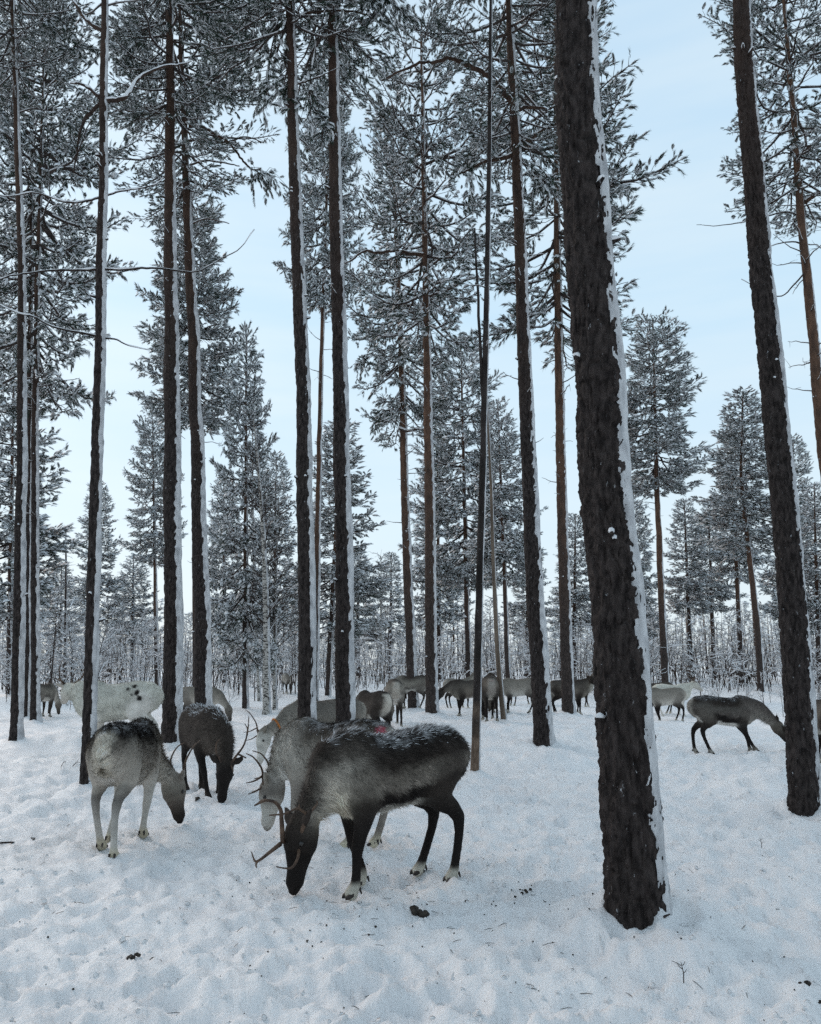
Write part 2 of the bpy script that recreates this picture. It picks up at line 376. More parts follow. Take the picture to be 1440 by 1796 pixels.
# ------------------------------------------------------------------ pine crown prototypes
def tuft_protos(k, needles, seed):
    """little brushes of needles along +X (length 1) and the snow lying on each"""
    g = np.random.default_rng(seed); out = []
    for q in range(k):
        V = []; F = []
        for i in range(needles):
            s = g.uniform(0.0, 0.72); a = g.uniform(0, 2 * math.pi); sp = g.uniform(0.28, 0.62); ln = g.uniform(0.36, 0.55)
            d = np.array((math.cos(sp), math.sin(sp) * math.cos(a), math.sin(sp) * math.sin(a) - 0.12)); p = np.array((s, 0, 0))
            wv = np.cross(d, g.normal(size=3)); wv /= np.linalg.norm(wv); wd = 0.025 * math.sqrt(16 / needles)
            n = len(V); V += [p + wv * wd, p - wv * wd, p + d * ln]; F.append((n, n + 1, n + 2))
        nn = len(F)
        # snow: a lumpy pad, 6-sided, on the upper side
        L = g.uniform(0.34, 0.52); Wd = g.uniform(0.13, 0.23); Hh = g.uniform(0.11, 0.19); c = np.array((g.uniform(0.36, 0.6), g.uniform(-.06, .06), 0.06))
        n = len(V); ring = []
        for i in range(6):
            a = i * math.pi / 3 + g.uniform(-.25, .25); V.append(c + np.array((L * math.cos(a) * g.uniform(.8, 1.1), Wd * math.sin(a) * g.uniform(.8, 1.15), -0.07 + g.uniform(-.03, .03))))
        V += [c + np.array((-L * 0.4, g.uniform(-.04, .04), Hh * g.uniform(.8, 1.1))), c + np.array((L * 0.42, g.uniform(-.04, .04), Hh * g.uniform(.7, 1.1)))]
        a0, a1 = n + 6, n + 7
        S = [(n + 0, n + 1, a1), (n + 1, a0, a1), (n + 1, n + 2, a0), (n + 2, n + 3, a0), (n + 3, n + 4, a0), (n + 4, a1, a0), (n + 4, n + 5, a1), (n + 5, n + 0, a1)]
        out.append((np.array(V), np.array(F), np.array(S)))
    return out
def place_tufts(protos, P, D, S, g, snow_p=1.0):
    """returns needle and snow (V, F) for tufts at P pointing along D with sizes S"""
    Dn = D / (np.linalg.norm(D, axis=1)[:, None] + 1e-9)
    side = np.cross(np.array((0, 0, 1.0)), Dn); ln = np.linalg.norm(side, axis=1)[:, None]; side = np.where(ln > 0.1, side / (ln + 1e-9), np.array((1.0, 0, 0)))
    up = np.cross(Dn, side); vid = g.integers(0, len(protos), len(P)); sn = g.random(len(P)) < snow_p
    nV, nF, sV, sF = [], [], [], []; on = os_ = 0
    for k, (V, F, Sf) in enumerate(protos):
        for flag in (True, False):
            ix = np.where((vid == k) & (sn == flag))[0]
            if not len(ix): continue
            nv_need = F.max() + 1; A = V[:nv_need]
            W = P[ix][:, None] + S[ix][:, None, None] * (A[None, :, 0:1] * Dn[ix][:, None] + A[None, :, 1:2] * side[ix][:, None] + A[None, :, 2:3] * up[ix][:, None])
            nV.append(W.reshape(-1, 3)); nF.append((F[None] + (np.arange(len(ix)) * nv_need)[:, None, None]).reshape(-1, 3) + on); on += len(ix) * nv_need
            if flag:
                B = V[nv_need:]; mB = len(B)
                fl = np.sqrt(np.clip(1 - Dn[ix, 2] ** 2, 0.05, 1))[:, None, None]
                W = P[ix][:, None] + S[ix][:, None, None] * (B[None, :, 0:1] * Dn[ix][:, None] + B[None, :, 1:2] * side[ix][:, None] + B[None, :, 2:3] * up[ix][:, None] * fl)
                sV.append(W.reshape(-1, 3)); sF.append((Sf[None] - nv_need + (np.arange(len(ix)) * mB)[:, None, None]).reshape(-1, 3) + os_); os_ += len(ix) * mB
    cat = lambda L: np.concatenate(L) if L else np.zeros((0, 3))
    return cat(nV), cat(nF), cat(sV), cat(sF)

def pine_crown(seed, L, R, shape, needles=10, tuft=0.2, dens=1.0, sides=4, bare=0.35, snow_p=0.9):
    """crown standing on z=0..L round the z axis. shape: 'cone' (young, pointed) or 'round' (old, open, irregular)"""
    g = np.random.default_rng(seed); limbs = MB(); snow = MB(); TP, TD, TS = [], [], []; SA, SB, SC = [], [], []
    z = 0.0
    while z < L - 0.15:
        f = z / L
        if shape == 'cone': prof = (1 - f) ** 0.75 * (0.55 + 0.45 * min(1, f / 0.12)) + 0.06
        elif shape == 'round': prof = min(1, 0.55 + f * 1.6) * (1 - f ** 3.2) ** 0.6 + 0.08
        else: prof = (1 - f) ** 0.5 * min(1, 0.4 + f * 3) + 0.06
        nb = int(g.integers(3, 6)); a0 = g.uniform(0, 7)
        for q in range(nb):
            if shape == 'round' and g.random() < 0.12: continue
            az = a0 + q * 2 * math.pi / nb + g.uniform(-.4, .4); Lb = R * prof * g.uniform(0.6, 1.15)
            el = math.radians(-16 + 62 * f ** 1.3 + g.uniform(-10, 12)); n = 7; s = np.linspace(0, 1, n)
            out = Lb * s * math.cos(el * 0.6); hz = z + Lb * (s * math.sin(el) + 0.16 * np.maximum(0, s - 0.35) ** 2 - (0.10 + 0.1 * (1 - f)) * np.sin(s * 2.4)) + g.uniform(-.15, .15)
            wig = Lb * 0.05 * np.cumsum(g.normal(size=n)) * s
            P = np.stack([np.cos(az) * out - np.sin(az) * wig, np.sin(az) * out + np.cos(az) * wig, hz], -1)
            rb = (0.011 + 0.013 * Lb) * (1 - 0.8 * s); limbs.tube(P, rb, sides, close=False)
            if sides >= 4: snow.tube(P[1:] + np.array((0, 0, 1.0)) * (rb[1:, None] * 0.9 + 0.004), rb[1:] * 0.95 + 0.006, 4, 0.6, close=False)
            st = bare if shape == 'round' else bare * 0.55
            m_ = max(2, int(Lb * (1 - st) / 0.17 * dens))
            for t_ in np.linspace(st, 0.98, m_):
                p = np.array([np.interp(t_, s, P[:, c]) for c in range(3)]); dirb = P[min(n - 1, int(t_ * n) + 1)] - P[max(0, int(t_ * n) - 1)]; dirb /= np.linalg.norm(dirb) + 1e-9
                for sd in (-1, 1):
                    ls = (0.26 + 0.42 * Lb * (1 - t_) * g.uniform(.5, 1.0)) * g.uniform(.7, 1.2)
                    ls = min(ls, 0.95)
                    perp = np.array((-math.sin(az), math.cos(az), 0)) * sd
                    d = dirb * g.uniform(.45, .9) + perp * g.uniform(.5, 1.0) + np.array((0, 0, g.uniform(-.22, .32)))
                    d /= np.linalg.norm(d); e2 = p + d * ls + np.array((0, 0, g.uniform(-.10, .08) * ls))
                    md = (p + e2) / 2 + g.normal(size=3) * 0.05 * ls
                    SA.append(p); SB.append(md); SC.append(e2)
                    k = max(1, int(ls / 0.135 * dens))
                    for u in g.uniform(0.42, 1.06, k):
                        b_ = p + (e2 - p) * u + g.normal(size=3) * 0.03
                        TP.append(b_); TD.append(d + g.normal(size=3) * 0.38 + np.array((0, 0, 0.06))); TS.append(tuft * g.uniform(.75, 1.25))
            TP.append(P[-1]); TD.append(P[-1] - P[-2]); TS.append(tuft)
        z += g.uniform(0.28, 0.46)
    for q in range(5): TP.append(np.array((0, 0, L - 0.05 * q))); TD.append(g.normal(size=3) * 0.4 + np.array((0, 0, 1.0))); TS.append(tuft)
    limbs.add(*sticks(np.array(SA), np.array(SB), np.array(SC), np.tile((.009, .007, .005), (len(SA), 1))))
    nV, nF, sV, sF = place_tufts(tuft_protos(6, needles, seed + 1), np.array(TP), np.array(TD), np.array(TS), g, snow_p)
    if snow.n: snow_add = snow
    else: snow_add = MB()
    snow_add.add(sV, sF)
    return dict(L=L, R=R, crown=mesh_np('crown', nV, nF, 'needle', False), snow=snow_add.mesh('crown_snow', 'tsnow', True), limbs=limbs.mesh('limbs', 'twig', True), nt=len(TP))

CROWN = {
    'nearA': pine_crown(17, 9.0, 2.7, 'round', 32, 0.19, 1.2, sides=4, bare=0.34, snow_p=.6),
    'coneA': pine_crown(11, 10.0, 2.1, 'cone', 14, 0.27, 1.45),
    'coneB': pine_crown(12, 9.0, 2.3, 'cone', 14, 0.27, 1.4),
    'ovalA': pine_crown(13, 9.0, 2.3, 'oval', 14, 0.27, 1.4),
    'roundA': pine_crown(14, 9.0, 2.7, 'round', 18, 0.24, 1.1, bare=0.32, snow_p=.7),
    'roundB': pine_crown(15, 8.5, 2.9, 'round', 18, 0.24, 1.1, bare=0.32, snow_p=.7),
}
CROWN['roundC'] = CROWN['nearA']
def add_crown(root, kind, zbase, ztop, R, at, yaw):
    c = CROWN[kind]; p0, _ = at(zbase); p1, _ = at(ztop); d = p1 - p0
    import mathutils
    q = mathutils.Vector((0, 0, 1)).rotation_difference(mathutils.Vector(d)) @ mathutils.Quaternion((0, 0, 1), yaw)
    s = (R / c['R'], R / c['R'], (ztop - zbase) / c['L'])
    base = np.array(root.location)
    cr_ = obj('crown', c['crown'], root); lm = obj('limbs', c['limbs'], root)
    for o in (cr_, lm):
        o.location = p0 - base; o.rotation_mode = 'QUATERNION'; o.rotation_quaternion = q; o.scale = s
    obj('crown_snow', c['snow'], cr_)

def dead_branches(root, at, r_at, zlo, zhi, n, seed, lmin=0.2, lmax=1.4, snowy=True):
    g = np.random.default_rng(seed); mb = MB(); sn = MB(); base = np.array(root.location)
    for k in range(n):
        z = g.uniform(zlo, zhi); p, r = at(z); az = g.uniform(0, 2 * math.pi); L = g.uniform(lmin, lmax) * (0.4 + 0.6 * (z - zlo) / (zhi - zlo + .01)); m_ = 6
        s = np.linspace(0, 1, m_); o2 = r * 0.7 + L * s; up = L * (0.12 * s + g.uniform(-.35, .35) * s ** 2) ; wig = 0.06 * L * np.cumsum(g.normal(size=m_)) * s
        P = p + np.stack([np.cos(az) * o2 - np.sin(az) * wig, np.sin(az) * o2 + np.cos(az) * wig, up + 0.04 * L * g.normal(size=m_) * s], -1) - base
        R_ = (0.007 + 0.010 * L) * (1 - 0.75 * s); mb.tube(P, R_, 5)
        if snowy: sn.tube(P + np.array((0, 0, 1.0)) * (R_[:, None] * 0.9 + 0.002), R_ * 0.9 + 0.004, 4, 0.6)
        for j in range(int(L * 3)):
            t_ = g.uniform(.3, .95); q = np.array([np.interp(t_, s, P[:, c]) for c in range(3)]); d = g.normal(size=3) * np.array((1, 1, .6)); d /= np.linalg.norm(d); l2 = g.uniform(.1, .4) * L
            mb.tube(curve([q, q + d * l2 * .5 + g.normal(size=3) * .03, q + d * l2 + np.array((0, 0, -.1 * l2))], 4), [0.006, .005, .004, .002], 3)
    if mb.n:
        o = obj('dead_branches', mb.mesh('dead_branches', 'twig'), root)
        if sn.n: obj('branch_snow', sn.mesh('branch_snow', 'tsnow'), o)

def pine(pts, d, wpx, H, cbase, R, kind, label, matname='bark', near=False, group=None, half=38, thick=None, snow_amt=1.0, snow_top=99, yaw=None, dead=8, seed=None, name='pine_tree'):
    P = trunk_path(pts, d); seed = seed if seed is not None else int(abs(P[0, 0] * 37 + d * 11)) + 3
    root = thing(name, label, 'tree', P[0], group)
    r0 = wpx / 2 * camdepth(P[0]) / FPX
    px_m = FPX * 0.57 / d
    dz = max(0.009, (1.6 if d < 9 else 3.2) / px_m) if near else 0.22; nth = int(np.clip(2 * math.pi * r0 * px_m / (1.0 if d < 9 else 1.9), 18, 120)) if near else 14
    ztop = min(d * 0.95 + 2.0, 13)
    tr, at = make_trunk(root, P, r0, H, dz, nth, ztop, matname, seed, near, snow_amt, thick if thick else 0.10 * r0 + 0.012, half, snow_top=snow_top)
    g0 = P[0, 2]
    if kind:
        add_crown(root, kind, g0 + cbase, g0 + H, R, at, (seed * 1.37) % 6.28 if yaw is None else yaw)
    if near:
        gs = np.random.default_rng(seed + 8); base_ = np.array(root.location)
        for k in range(7 if d < 13 else 5):
            z = g0 + gs.uniform(1.2, min(ztop, H) * .9); p_, r_ = at(z); az = gs.uniform(-math.pi, .3); L_ = gs.uniform(.03, .10); dv = np.array((math.cos(az), math.sin(az), gs.uniform(-.2, .5)))
            q0 = p_ + dv * np.array((1, 1, 0)) * r_ * .85 - base_; mb = MB(); mb.tube([q0, q0 + dv * L_ * .6, q0 + dv * L_], [.022, .015, .010], 7); st_ = obj('branch_stub', mb.mesh('branch_stub', matname), root)
            mb = MB(); mb.tube([q0 + dv * .01 + (0, 0, .012), q0 + dv * L_ * .6 + (0, 0, .020), q0 + dv * L_ + (0, 0, .012)], [.016, .020, .010], 7); obj('stub_snow', mb.mesh('stub_snow', 'tsnow'), st_)
    if dead: dead_branches(root, at, r0, g0 + cbase * 0.45, g0 + cbase + 0.8, dead, seed + 5, 0.15, min(1.6, R * .6 if R else 0.8))
    MOUNDS.append((P[0, 0], d, r0 * 2.2 + 0.20, 0.08 + r0 * 0.45))
    return root, at, P

def zpx(py, d): return float(at_y(720, py, d)[2])
def pine_px(pts, d, wpx, cb_py, top_py, rad_px, kind, label, **kw):
    g0 = place(pts[0][0], d)[2]
    return pine(pts, d, wpx, zpx(top_py, d) - g0, zpx(cb_py, d) - g0, rad_px * d / FPX * 1.02 if rad_px else 0, kind, label, **kw)
def gy(px, py): return float(ground(px, py)[1])

def limb(root, name, pts, d, r0, r1=0.3, snow=True, mat_='bark', yoff=None, sides=7):
    """a crooked limb through photo points, on its tree's own distance (yoff: metres nearer or farther at each point)"""
    yo = yoff or [0] * len(pts); base = np.array(root.location)
    P = curve([at_y(px, py, d + y) for (px, py), y in zip(pts, yo)], 4 * len(pts)) - base
    g = np.random.default_rng(int(pts[0][0] * 7 + pts[0][1])); n = len(P); s = np.linspace(0, 1, n)
    P = P + g.normal(size=P.shape) * r0 * 0.16
    R_ = r0 * (1 - (1 - r1) * s); mb = MB(); mb.tube(P, R_, sides); o = obj(name, mb.mesh(name, mat_), root)
    if snow:
        sn = MB(); lump = 0.8 + 0.5 * np.clip(fbm(s * 7, s * 0 + pts[0][0], 3, 2), -.7, 1); sn.tube(P + np.array((0, 0, 1.0)) * (R_[:, None] * 0.85), (R_ * 0.85 + 0.006) * lump, 6, 0.75)
        obj('limb_snow', sn.mesh('limb_snow', 'tsnow'), o)
    return P + base
def bough(root, pts, d, seed, n_tw=26, tuft=0.2, spread=0.55, droop=0.35, needles=40, yoff=None, r0=0.02):
    """a needled bough: limb, side twigs, tufts with snow"""
    P = limb(root, 'bough', pts, d, r0, 0.3, True, 'twig', yoff, 5); base = np.array(root.location)
    g = np.random.default_rng(seed); tw = MB(); TP, TD, TS = [], [], []
    for k in range(n_tw):
        t_ = g.uniform(.25, 1.0); i = t_ * (len(P) - 1); i0 = min(int(i), len(P) - 2); p = P[i0] + (P[i0 + 1] - P[i0]) * (i - i0); db = P[i0 + 1] - P[i0]; db /= np.linalg.norm(db)
        d_ = db * .6 + g.normal(size=3) * np.array((.6, .6, .35)); d_ /= np.linalg.norm(d_); L = spread * g.uniform(.5, 1.1) * (1.15 - .5 * t_)
        Q = curve([p, p + d_ * L * .5 + np.array((0, 0, -.05 * droop)), p + d_ * L + np.array((0, 0, -droop * L))], 5); tw.tube(Q - base, [.008, .007, .006, .005, .003], 4)
        for u in np.linspace(.25, 1, max(3, int(L / 0.11))):
            q = p + (Q[-1] - p) * u; TP.append(q - base); TD.append((Q[-1] - Q[-2]) * 8 + g.normal(size=3) * .45); TS.append(tuft * g.uniform(.8, 1.25))
    nV, nF, sV, sF = place_tufts(tuft_protos(6, needles, seed), np.array(TP), np.array(TD), np.array(TS), g, 0.85)
    o = obj('needle_spray', mesh_np('needle_spray', nV, nF, 'needle', False), root)
    s2 = MB(); s2.add(sV, sF); obj('spray_snow', s2.mesh('spray_snow', 'tsnow', True), o)
    obj('twigs', tw.mesh('twigs', 'twig'), o)

# ------------------------------------------------------------------ trees
NEARG = 'tall pines standing among the reindeer'
big, big_at, _ = pine([(1118, 1640), (1100, 1300), (1066, 900), (1042, 600), (1023, 300), (1009, 0)], gy(1118, 1640), 96, 20, 12.5, 2.6, 'nearA', 'thickest and closest dark pine trunk with a broad snow strip, filling the frame height', near=True, group=NEARG, dead=0, thick=0.022, half=42)
t17, _, _ = pine([(1412, 1440), (1385, 1000), (1347, 600), (1322, 300), (1303, 50)], gy(1412, 1440), 47, 20, 12.5, 2.4, 'nearA', 'dark pine trunk near the right edge in front of the grazing reindeer’s nose', near=True, group=NEARG, dead=0)
D4 = gy(152, 1392)
t4, t4_at, _ = pine([(152, 1392), (160, 1200), (164, 1000), (170, 800), (175, 600), (180, 300), (183, 0)], D4, 22, 19, 14.2, 1.9, 'roundC', 'slim pine with long dead side branches behind the pale-rumped grey reindeer', near=True, group=NEARG, dead=5)
D5 = gy(302, 1313)
t5, _, _ = pine_px([(302, 1313), (303, 1000), (300, 600), (299, 300), (297, 100)], D5, 33, 190, -260, 175, 'nearA', 'pine trunk half plastered with snow, right of the white reindeer', near=True, group=NEARG, dead=14, snow_top=9)
D6 = 21.0
t6, _, _ = pine_px([(357, 1278), (357, 1200), (350, 900), (339, 600), (327, 300), (318, 80)], D6, 29, 330, -60, 165, 'nearA', 'pine trunk rising behind the dark reindeer that faces the camera', near=True, group=NEARG, dead=16, snow_top=11)
t1, _, _ = pine_px([(28, 1308), (31, 1200), (36, 900), (40, 600), (32, 300), (22, 0)], gy(28, 1308), 20, 120, -240, 150, 'roundC', 'frontmost of the three slender pines at the left edge', near=True, group=NEARG, dead=10)
t2, _, _ = pine_px([(48, 1250), (50, 1000), (52, 700)], 26, 13, 520, 20, 120, 'roundA', 'middle pine, half hidden, of the three slender pines at the left edge', group=NEARG, dead=10, thick=0.03)
t3, _, _ = pine_px([(63, 1255), (62, 900), (64, 600), (70, 350)], 24.5, 15, 640, 10, 160, 'roundB', 'pine with dense low crown, innermost of the three at the left edge', near=True, group=NEARG, dead=22)
D7 = 12.0
t7, _, _ = pine([(538, 1352), (538, 1200), (537, 1000), (532, 700), (526, 600), (517, 300), (508, 0)], D7, 30, 20, 12.2, 2.4, 'nearA', 'left one of the two close-set straight pines behind the pink-marked reindeer', near=True, group=NEARG, dead=2)
t8, _, _ = pine([(606, 1345), (604, 1200), (600, 900), (594, 600), (588, 300), (583, 0)], D7 + 0.3, 32, 20, 12.6, 2.4, 'roundC', 'right one of the two close-set straight pines behind the pink-marked reindeer', near=True, group=NEARG, dead=2)
t9, _, _ = pine_px([(553, 1215), (556, 1000), (562, 700), (568, 500)], 34, 11, 520, 60, 85, 'ovalA', 'thin reddish pine squeezed between the two close-set straight trunks', group=NEARG, matname='bark_far', dead=14)
t10, _, _ = pine_px([(727, 1252), (721, 1200), (712, 900), (702, 600), (697, 450)], 27.5, 17, 720, 250, 108, 'roundA', 'reddish pine with a low bough, left of the mid-picture pair', near=True, group=NEARG, matname='bark_far', dead=24)
t11, _, _ = pine_px([(757, 1270), (757, 1200), (753, 900), (748, 600), (743, 300)], 23, 20, 560, 40, 150, 'roundB', 'straight reddish pine with snow streak above the front reindeer’s rump', near=True, group=NEARG, matname='bark_far', dead=26)
D14 = gy(955, 1310)
t14, _, _ = pine_px([(955, 1310), (946, 1200), (932, 900), (919, 600), (905, 300), (897, 100)], D14, 31, 250, -260, 170, 'roundC', 'pine trunk with arching top limbs, left of the thickest trunk', near=True, group=NEARG, dead=18, half=50)
t15, _, _ = pine_px([(997, 1258), (994, 1150), (985, 900), (980, 600), (977, 400)], 25, 20, 560, -60, 190, 'roundA', 'slim reddish pine partly hidden behind the thickest trunk', near=True, group=NEARG, matname='bark_far', dead=18, yaw=1.0)
t18, _, _ = pine_px([(1478, 1240), (1446, 800), (1424, 600), (1407, 400), (1390, 200)], 20, 24, 330, -80, 165, 'roundB', 'leaning reddish pine at the upper right edge with bare crooked limbs', near=True, group=NEARG, matname='bark_far', dead=34, yaw=2.2)

# thin dead stems
def snag(pts, d, wpx, H, label, matname, fork=None, dead=5, name='dead_tree', two_tone=None):
    P = trunk_path(pts, d); root = thing(name, label, 'tree', P[0]); r0 = wpx / 2 * camdepth(P[0]) / FPX
    tr, at = make_trunk(root, P, r0, H, 0.04, 22, P[0, 2] + H, matname, int(pts[0][0]), False, 0.45, 0.015, 40, taper=0.7)
    dead_branches(root, at, r0, P[0, 2] + H * .35, P[0, 2] + H * .98, dead, int(d * 9), 0.2, 0.8)
    if fork: limb(root, 'fork', fork, d, r0 * 0.6, 0.4, False, matname)
    MOUNDS.append((P[0, 0], d, 0.3, 0.08)); return root
D12 = gy(833, 1362)
snag([(833, 1362), (836, 1200), (845, 900), (851, 600), (857, 300), (861, 0)], D12, 13, 14, 'thin dark dead stem leaning slightly, its foot stripped to pale wood', 'dead_foot', [(848, 745), (843, 610), (836, 480), (833, 400)])
snag([(885, 1282), (876, 1200), (867, 1000), (860, 850), (856, 740)], 20.5, 8, 8.2, 'thin pale barkless stem beside the thin dark dead one', 'barewood', dead=3)
snag([(117, 1160), (116, 1000), (115, 895)], 48, 6, 9.5, 'bare spiky dead top between the left pines against the sky', 'deadwood', dead=26)

# the farther pines, each where it stands
FARG = 'pines across the far side of the clearing'
far = [
 # pts, d, w, crown base py, top py, radius px, kind, label
 ([(1168, 1205), (1163, 1100), (1154, 900), (1147, 650)], 45, 13, 850, 560, 78, 'ovalA', 'lone tall reddish pine with a high crown, right of the thickest trunk'),
 ([(1333, 1200), (1328, 1100), (1311, 950), (1302, 750)], 46, 12, 960, 690, 78, 'coneA', 'pointed snowy pine with twin-looking red trunk just left of the right edge trunk'),
 ([(1300, 1188), (1290, 960)], 60, 9, 1000, 740, 50, 'coneB', 'pine half hidden behind the pointed snowy pine at the right'),
 ([(430, 1246), (431, 900)], 31, 10, 1130, 585, 66, 'coneB', 'dense pine with a thin dark stem next to the birch, crown reaching low'),
 ([(575, 1200), (590, 900)], 42, 10, 1110, 742, 84, 'coneA', 'broad snowy cone of a pine seen behind the two close-set straight trunks'),
 ([(172, 1185), (172, 900)], 60, 8, 1090, 850, 46, 'coneA', 'pale distant pine whose crown peeks out behind the slim left pine'),
 ([(232, 1185), (234, 1000)], 70, 8, 1120, 978, 44, 'coneB', 'short distant pine centred between the slim pine and the snow-plastered one'),
 ([(277, 1190), (270, 900)], 50, 8, 975, 725, 44, 'ovalA', 'distant pine peeking out left of the snow-plastered trunk'),
 ([(345, 1225), (338, 600)], 33, 11, 730, 330, 82, 'ovalA', 'pine crown filling the sky just behind the trunk above the dark reindeer'),
 ([(18, 1195), (20, 900)], 44, 10, 1075, 590, 100, 'coneA', 'big snowy pine crown at the left edge below the slender pines’ crowns'),
 ([(822, 1190), (815, 900)], 48, 10, 1010, 610, 80, 'ovalA', 'pine with a glowing orange stem seen in the middle of the clearing edge'),
 ([(892, 1202), (882, 950)], 42, 9, 1000, 705, 62, 'coneB', 'pine with orange stem between the dead stems and the arching-limbed pine'),
 ([(770, 1190), (768, 900)], 60, 8, 1090, 770, 58, 'coneA', 'pine crown behind the straight reddish mid-picture trunk'),
 ([(1114, 1190), (1112, 1000)], 58, 8, 1100, 860, 46, 'coneB', 'pine peeking out on the snow side of the thickest trunk'),
 ([(1006, 1190), (1008, 1000)], 62, 8, 1095, 905, 42, 'coneA', 'pine peeking out on the bark side of the thickest trunk'),
 ([(1212, 1182), (1205, 1000)], 60, 8, 1070, 878, 44, 'coneA', 'distant pine right of the lone tall reddish pine'),
 ([(1252, 1182), (1246, 1000)], 66, 8, 1060, 885, 42, 'coneB', 'distant pine left of the pointed snowy pine'),
 ([(1436, 1190), (1432, 1000)], 50, 9, 1090, 850, 62, 'coneB', 'far pine cut by the right edge behind the dark trunk'),
 ([(1392, 1185), (1392, 1000)], 64, 8, 1080, 770, 56, 'coneA', 'far pine just behind the dark right edge trunk'),
 ([(628, 1180), (628, 1000)], 74, 7, 1125, 960, 40, 'coneB', 'small far pine right of the two close-set straight trunks'),
 ([(684, 1178), (686, 1000)], 82, 7, 1125, 972, 34, 'coneA', 'small far pine left of the reddish mid-picture pair'),
 ([(925, 1180), (925, 1000)], 70, 7, 1110, 940, 40, 'coneA', 'small far pine peeking out at the arching-limbed pine'),
 ([(480, 1185), (482, 1000)], 66, 7, 1110, 800, 52, 'coneA', 'far pine behind the birch'),
 ([(395, 1185), (393, 1000)], 58, 7, 1110, 830, 46, 'coneB', 'far pine right of the trunk above the dark reindeer'),
 ([(105, 1190), (108, 1000)], 72, 7, 1120, 990, 38, 'coneB', 'small far pine under the bare spiky dead top'),
]
for k, (pts, d, wp, cb, tp, rp, kind, label) in enumerate(far):
    pine_px(pts, d, wp, cb, tp, rp * (1.32 if kind == 'ovalA' else 1.22), kind, label, group=FARG, matname='bark_far', dead=6 if d < 50 else 0, seed=100 + k * 7, thick=0.025)

# crooked limbs and needled boughs that show singly
limb(t4, 'crooked_limb', [(184, 178), (212, 174), (228, 160), (242, 138), (268, 124), (295, 116), (318, 113), (334, 108)], D4, 0.034, 0.35, yoff=[0, 0, .1, .2, .3, .4, .5, .6])
limb(t4, 'crooked_limb', [(180, 178), (160, 158), (142, 148), (124, 146)], D4, 0.028, 0.4)
limb(t4, 'crooked_limb', [(180, 178), (160, 196), (146, 214), (138, 250), (132, 285), (129, 303)], D4, 0.030, 0.3, False)
limb(t4, 'crooked_limb', [(180, 55), (160, 42), (140, 20), (122, -10)], D4, 0.03, 0.6)
limb(t4, 'dead_limb', [(176, 472), (140, 474), (95, 474), (60, 478), (30, 482), (-6, 490)], D4, 0.018, 0.5, yoff=[0, -.1, -.2, -.3, -.3, -.3])
limb(t4, 'dead_limb', [(176, 472), (215, 473), (255, 470), (290, 472), (330, 477), (352, 474), (385, 455), (420, 436), (446, 402)], D4, 0.017, 0.25, yoff=[0, -.1, -.1, -.1, -.1, -.1, 0, 0, 0])
limb(t4, 'dead_limb', [(179, 345), (150, 353), (120, 355), (85, 345), (55, 338), (20, 344), (-8, 342)], D4, 0.016, 0.4, yoff=[0, -.1, -.2, -.2, -.2, -.2, -.2])
limb(t4, 'dead_limb', [(179, 346), (210, 336), (250, 330), (275, 322), (286, 312)], D4, 0.014, 0.4)
limb(t4, 'dead_limb', [(175, 590), (130, 582), (90, 572), (60, 556), (30, 548), (-6, 532)], D4, 0.016, 0.5, yoff=[0, -.1, -.2, -.2, -.2, -.2])
limb(t4, 'dead_limb', [(175, 592), (205, 596), (225, 606), (262, 614)], D4, 0.013, 0.4)
limb(t6, 'crooked_limb', [(330, 222), (352, 222), (372, 232), (395, 246), (412, 262), (425, 282), (440, 296)], D6, 0.05, 0.5)
limb(t6, 'crooked_limb', [(330, 248), (360, 244), (395, 250), (430, 240), (462, 250)], D6, 0.035, 0.4)
limb(t6, 'crooked_limb', [(333, 290), (360, 282), (395, 286), (420, 292)], D6, 0.03, 0.4)
limb(t6, 'dead_limb', [(337, 392), (360, 384), (385, 388), (402, 392)], D6, 0.025, 0.4)
limb(t11, 'crooked_limb', [(746, 448), (715, 444), (690, 440), (660, 444), (640, 440), (615, 458), (600, 462)], 23, 0.06, 0.3)
limb(t11, 'crooked_limb', [(748, 470), (775, 452), (800, 436), (830, 428)], 23, 0.045, 0.3)
limb(t11, 'crooked_limb', [(748, 520), (780, 510), (820, 492), (850, 488)], 23, 0.035, 0.3)
limb(t10, 'crooked_limb', [(702, 752), (715, 756), (735, 752), (748, 756)], 27.5, 0.055, 0.5, yoff=[0, -.3, -.6, -.9])
limb(t10, 'crooked_limb', [(701, 640), (680, 655), (665, 672), (650, 690)], 27.5, 0.035, 0.3)
limb(t14, 'crooked_limb', [(902, 203), (895, 178), (872, 148), (850, 130), (820, 114), (792, 103), (765, 108), (735, 112), (705, 124), (670, 142)], D14, 0.075, 0.25, yoff=[0, -.1, -.2, -.3, -.4, -.4, -.5, -.5, -.5, -.5])
limb(t14, 'crooked_limb', [(903, 262), (930, 244), (955, 226), (985, 214)], D14, 0.06, 0.4)
limb(t14, 'crooked_limb', [(905, 270), (880, 278), (850, 284), (825, 296), (805, 305)], D14, 0.05, 0.35)
limb(t14, 'crooked_limb', [(902, 200), (925, 188), (955, 190)], D14, 0.05, 0.5)
limb(t7, 'crooked_limb', [(520, 33), (540, 24), (565, 20), (600, 19), (640, 25), (660, 38)], D7, 0.030, 0.3)
limb(t7, 'crooked_limb', [(522, 148), (545, 140), (570, 130), (595, 118)], D7, 0.018, 0.3)
limb(t18, 'crooked_limb', [(1400, 275), (1418, 258), (1432, 250), (1448, 230)], 20, 0.05, 0.5)
limb(t18, 'crooked_limb', [(1412, 355), (1425, 345), (1436, 340), (1455, 338)], 20, 0.065, 0.6)
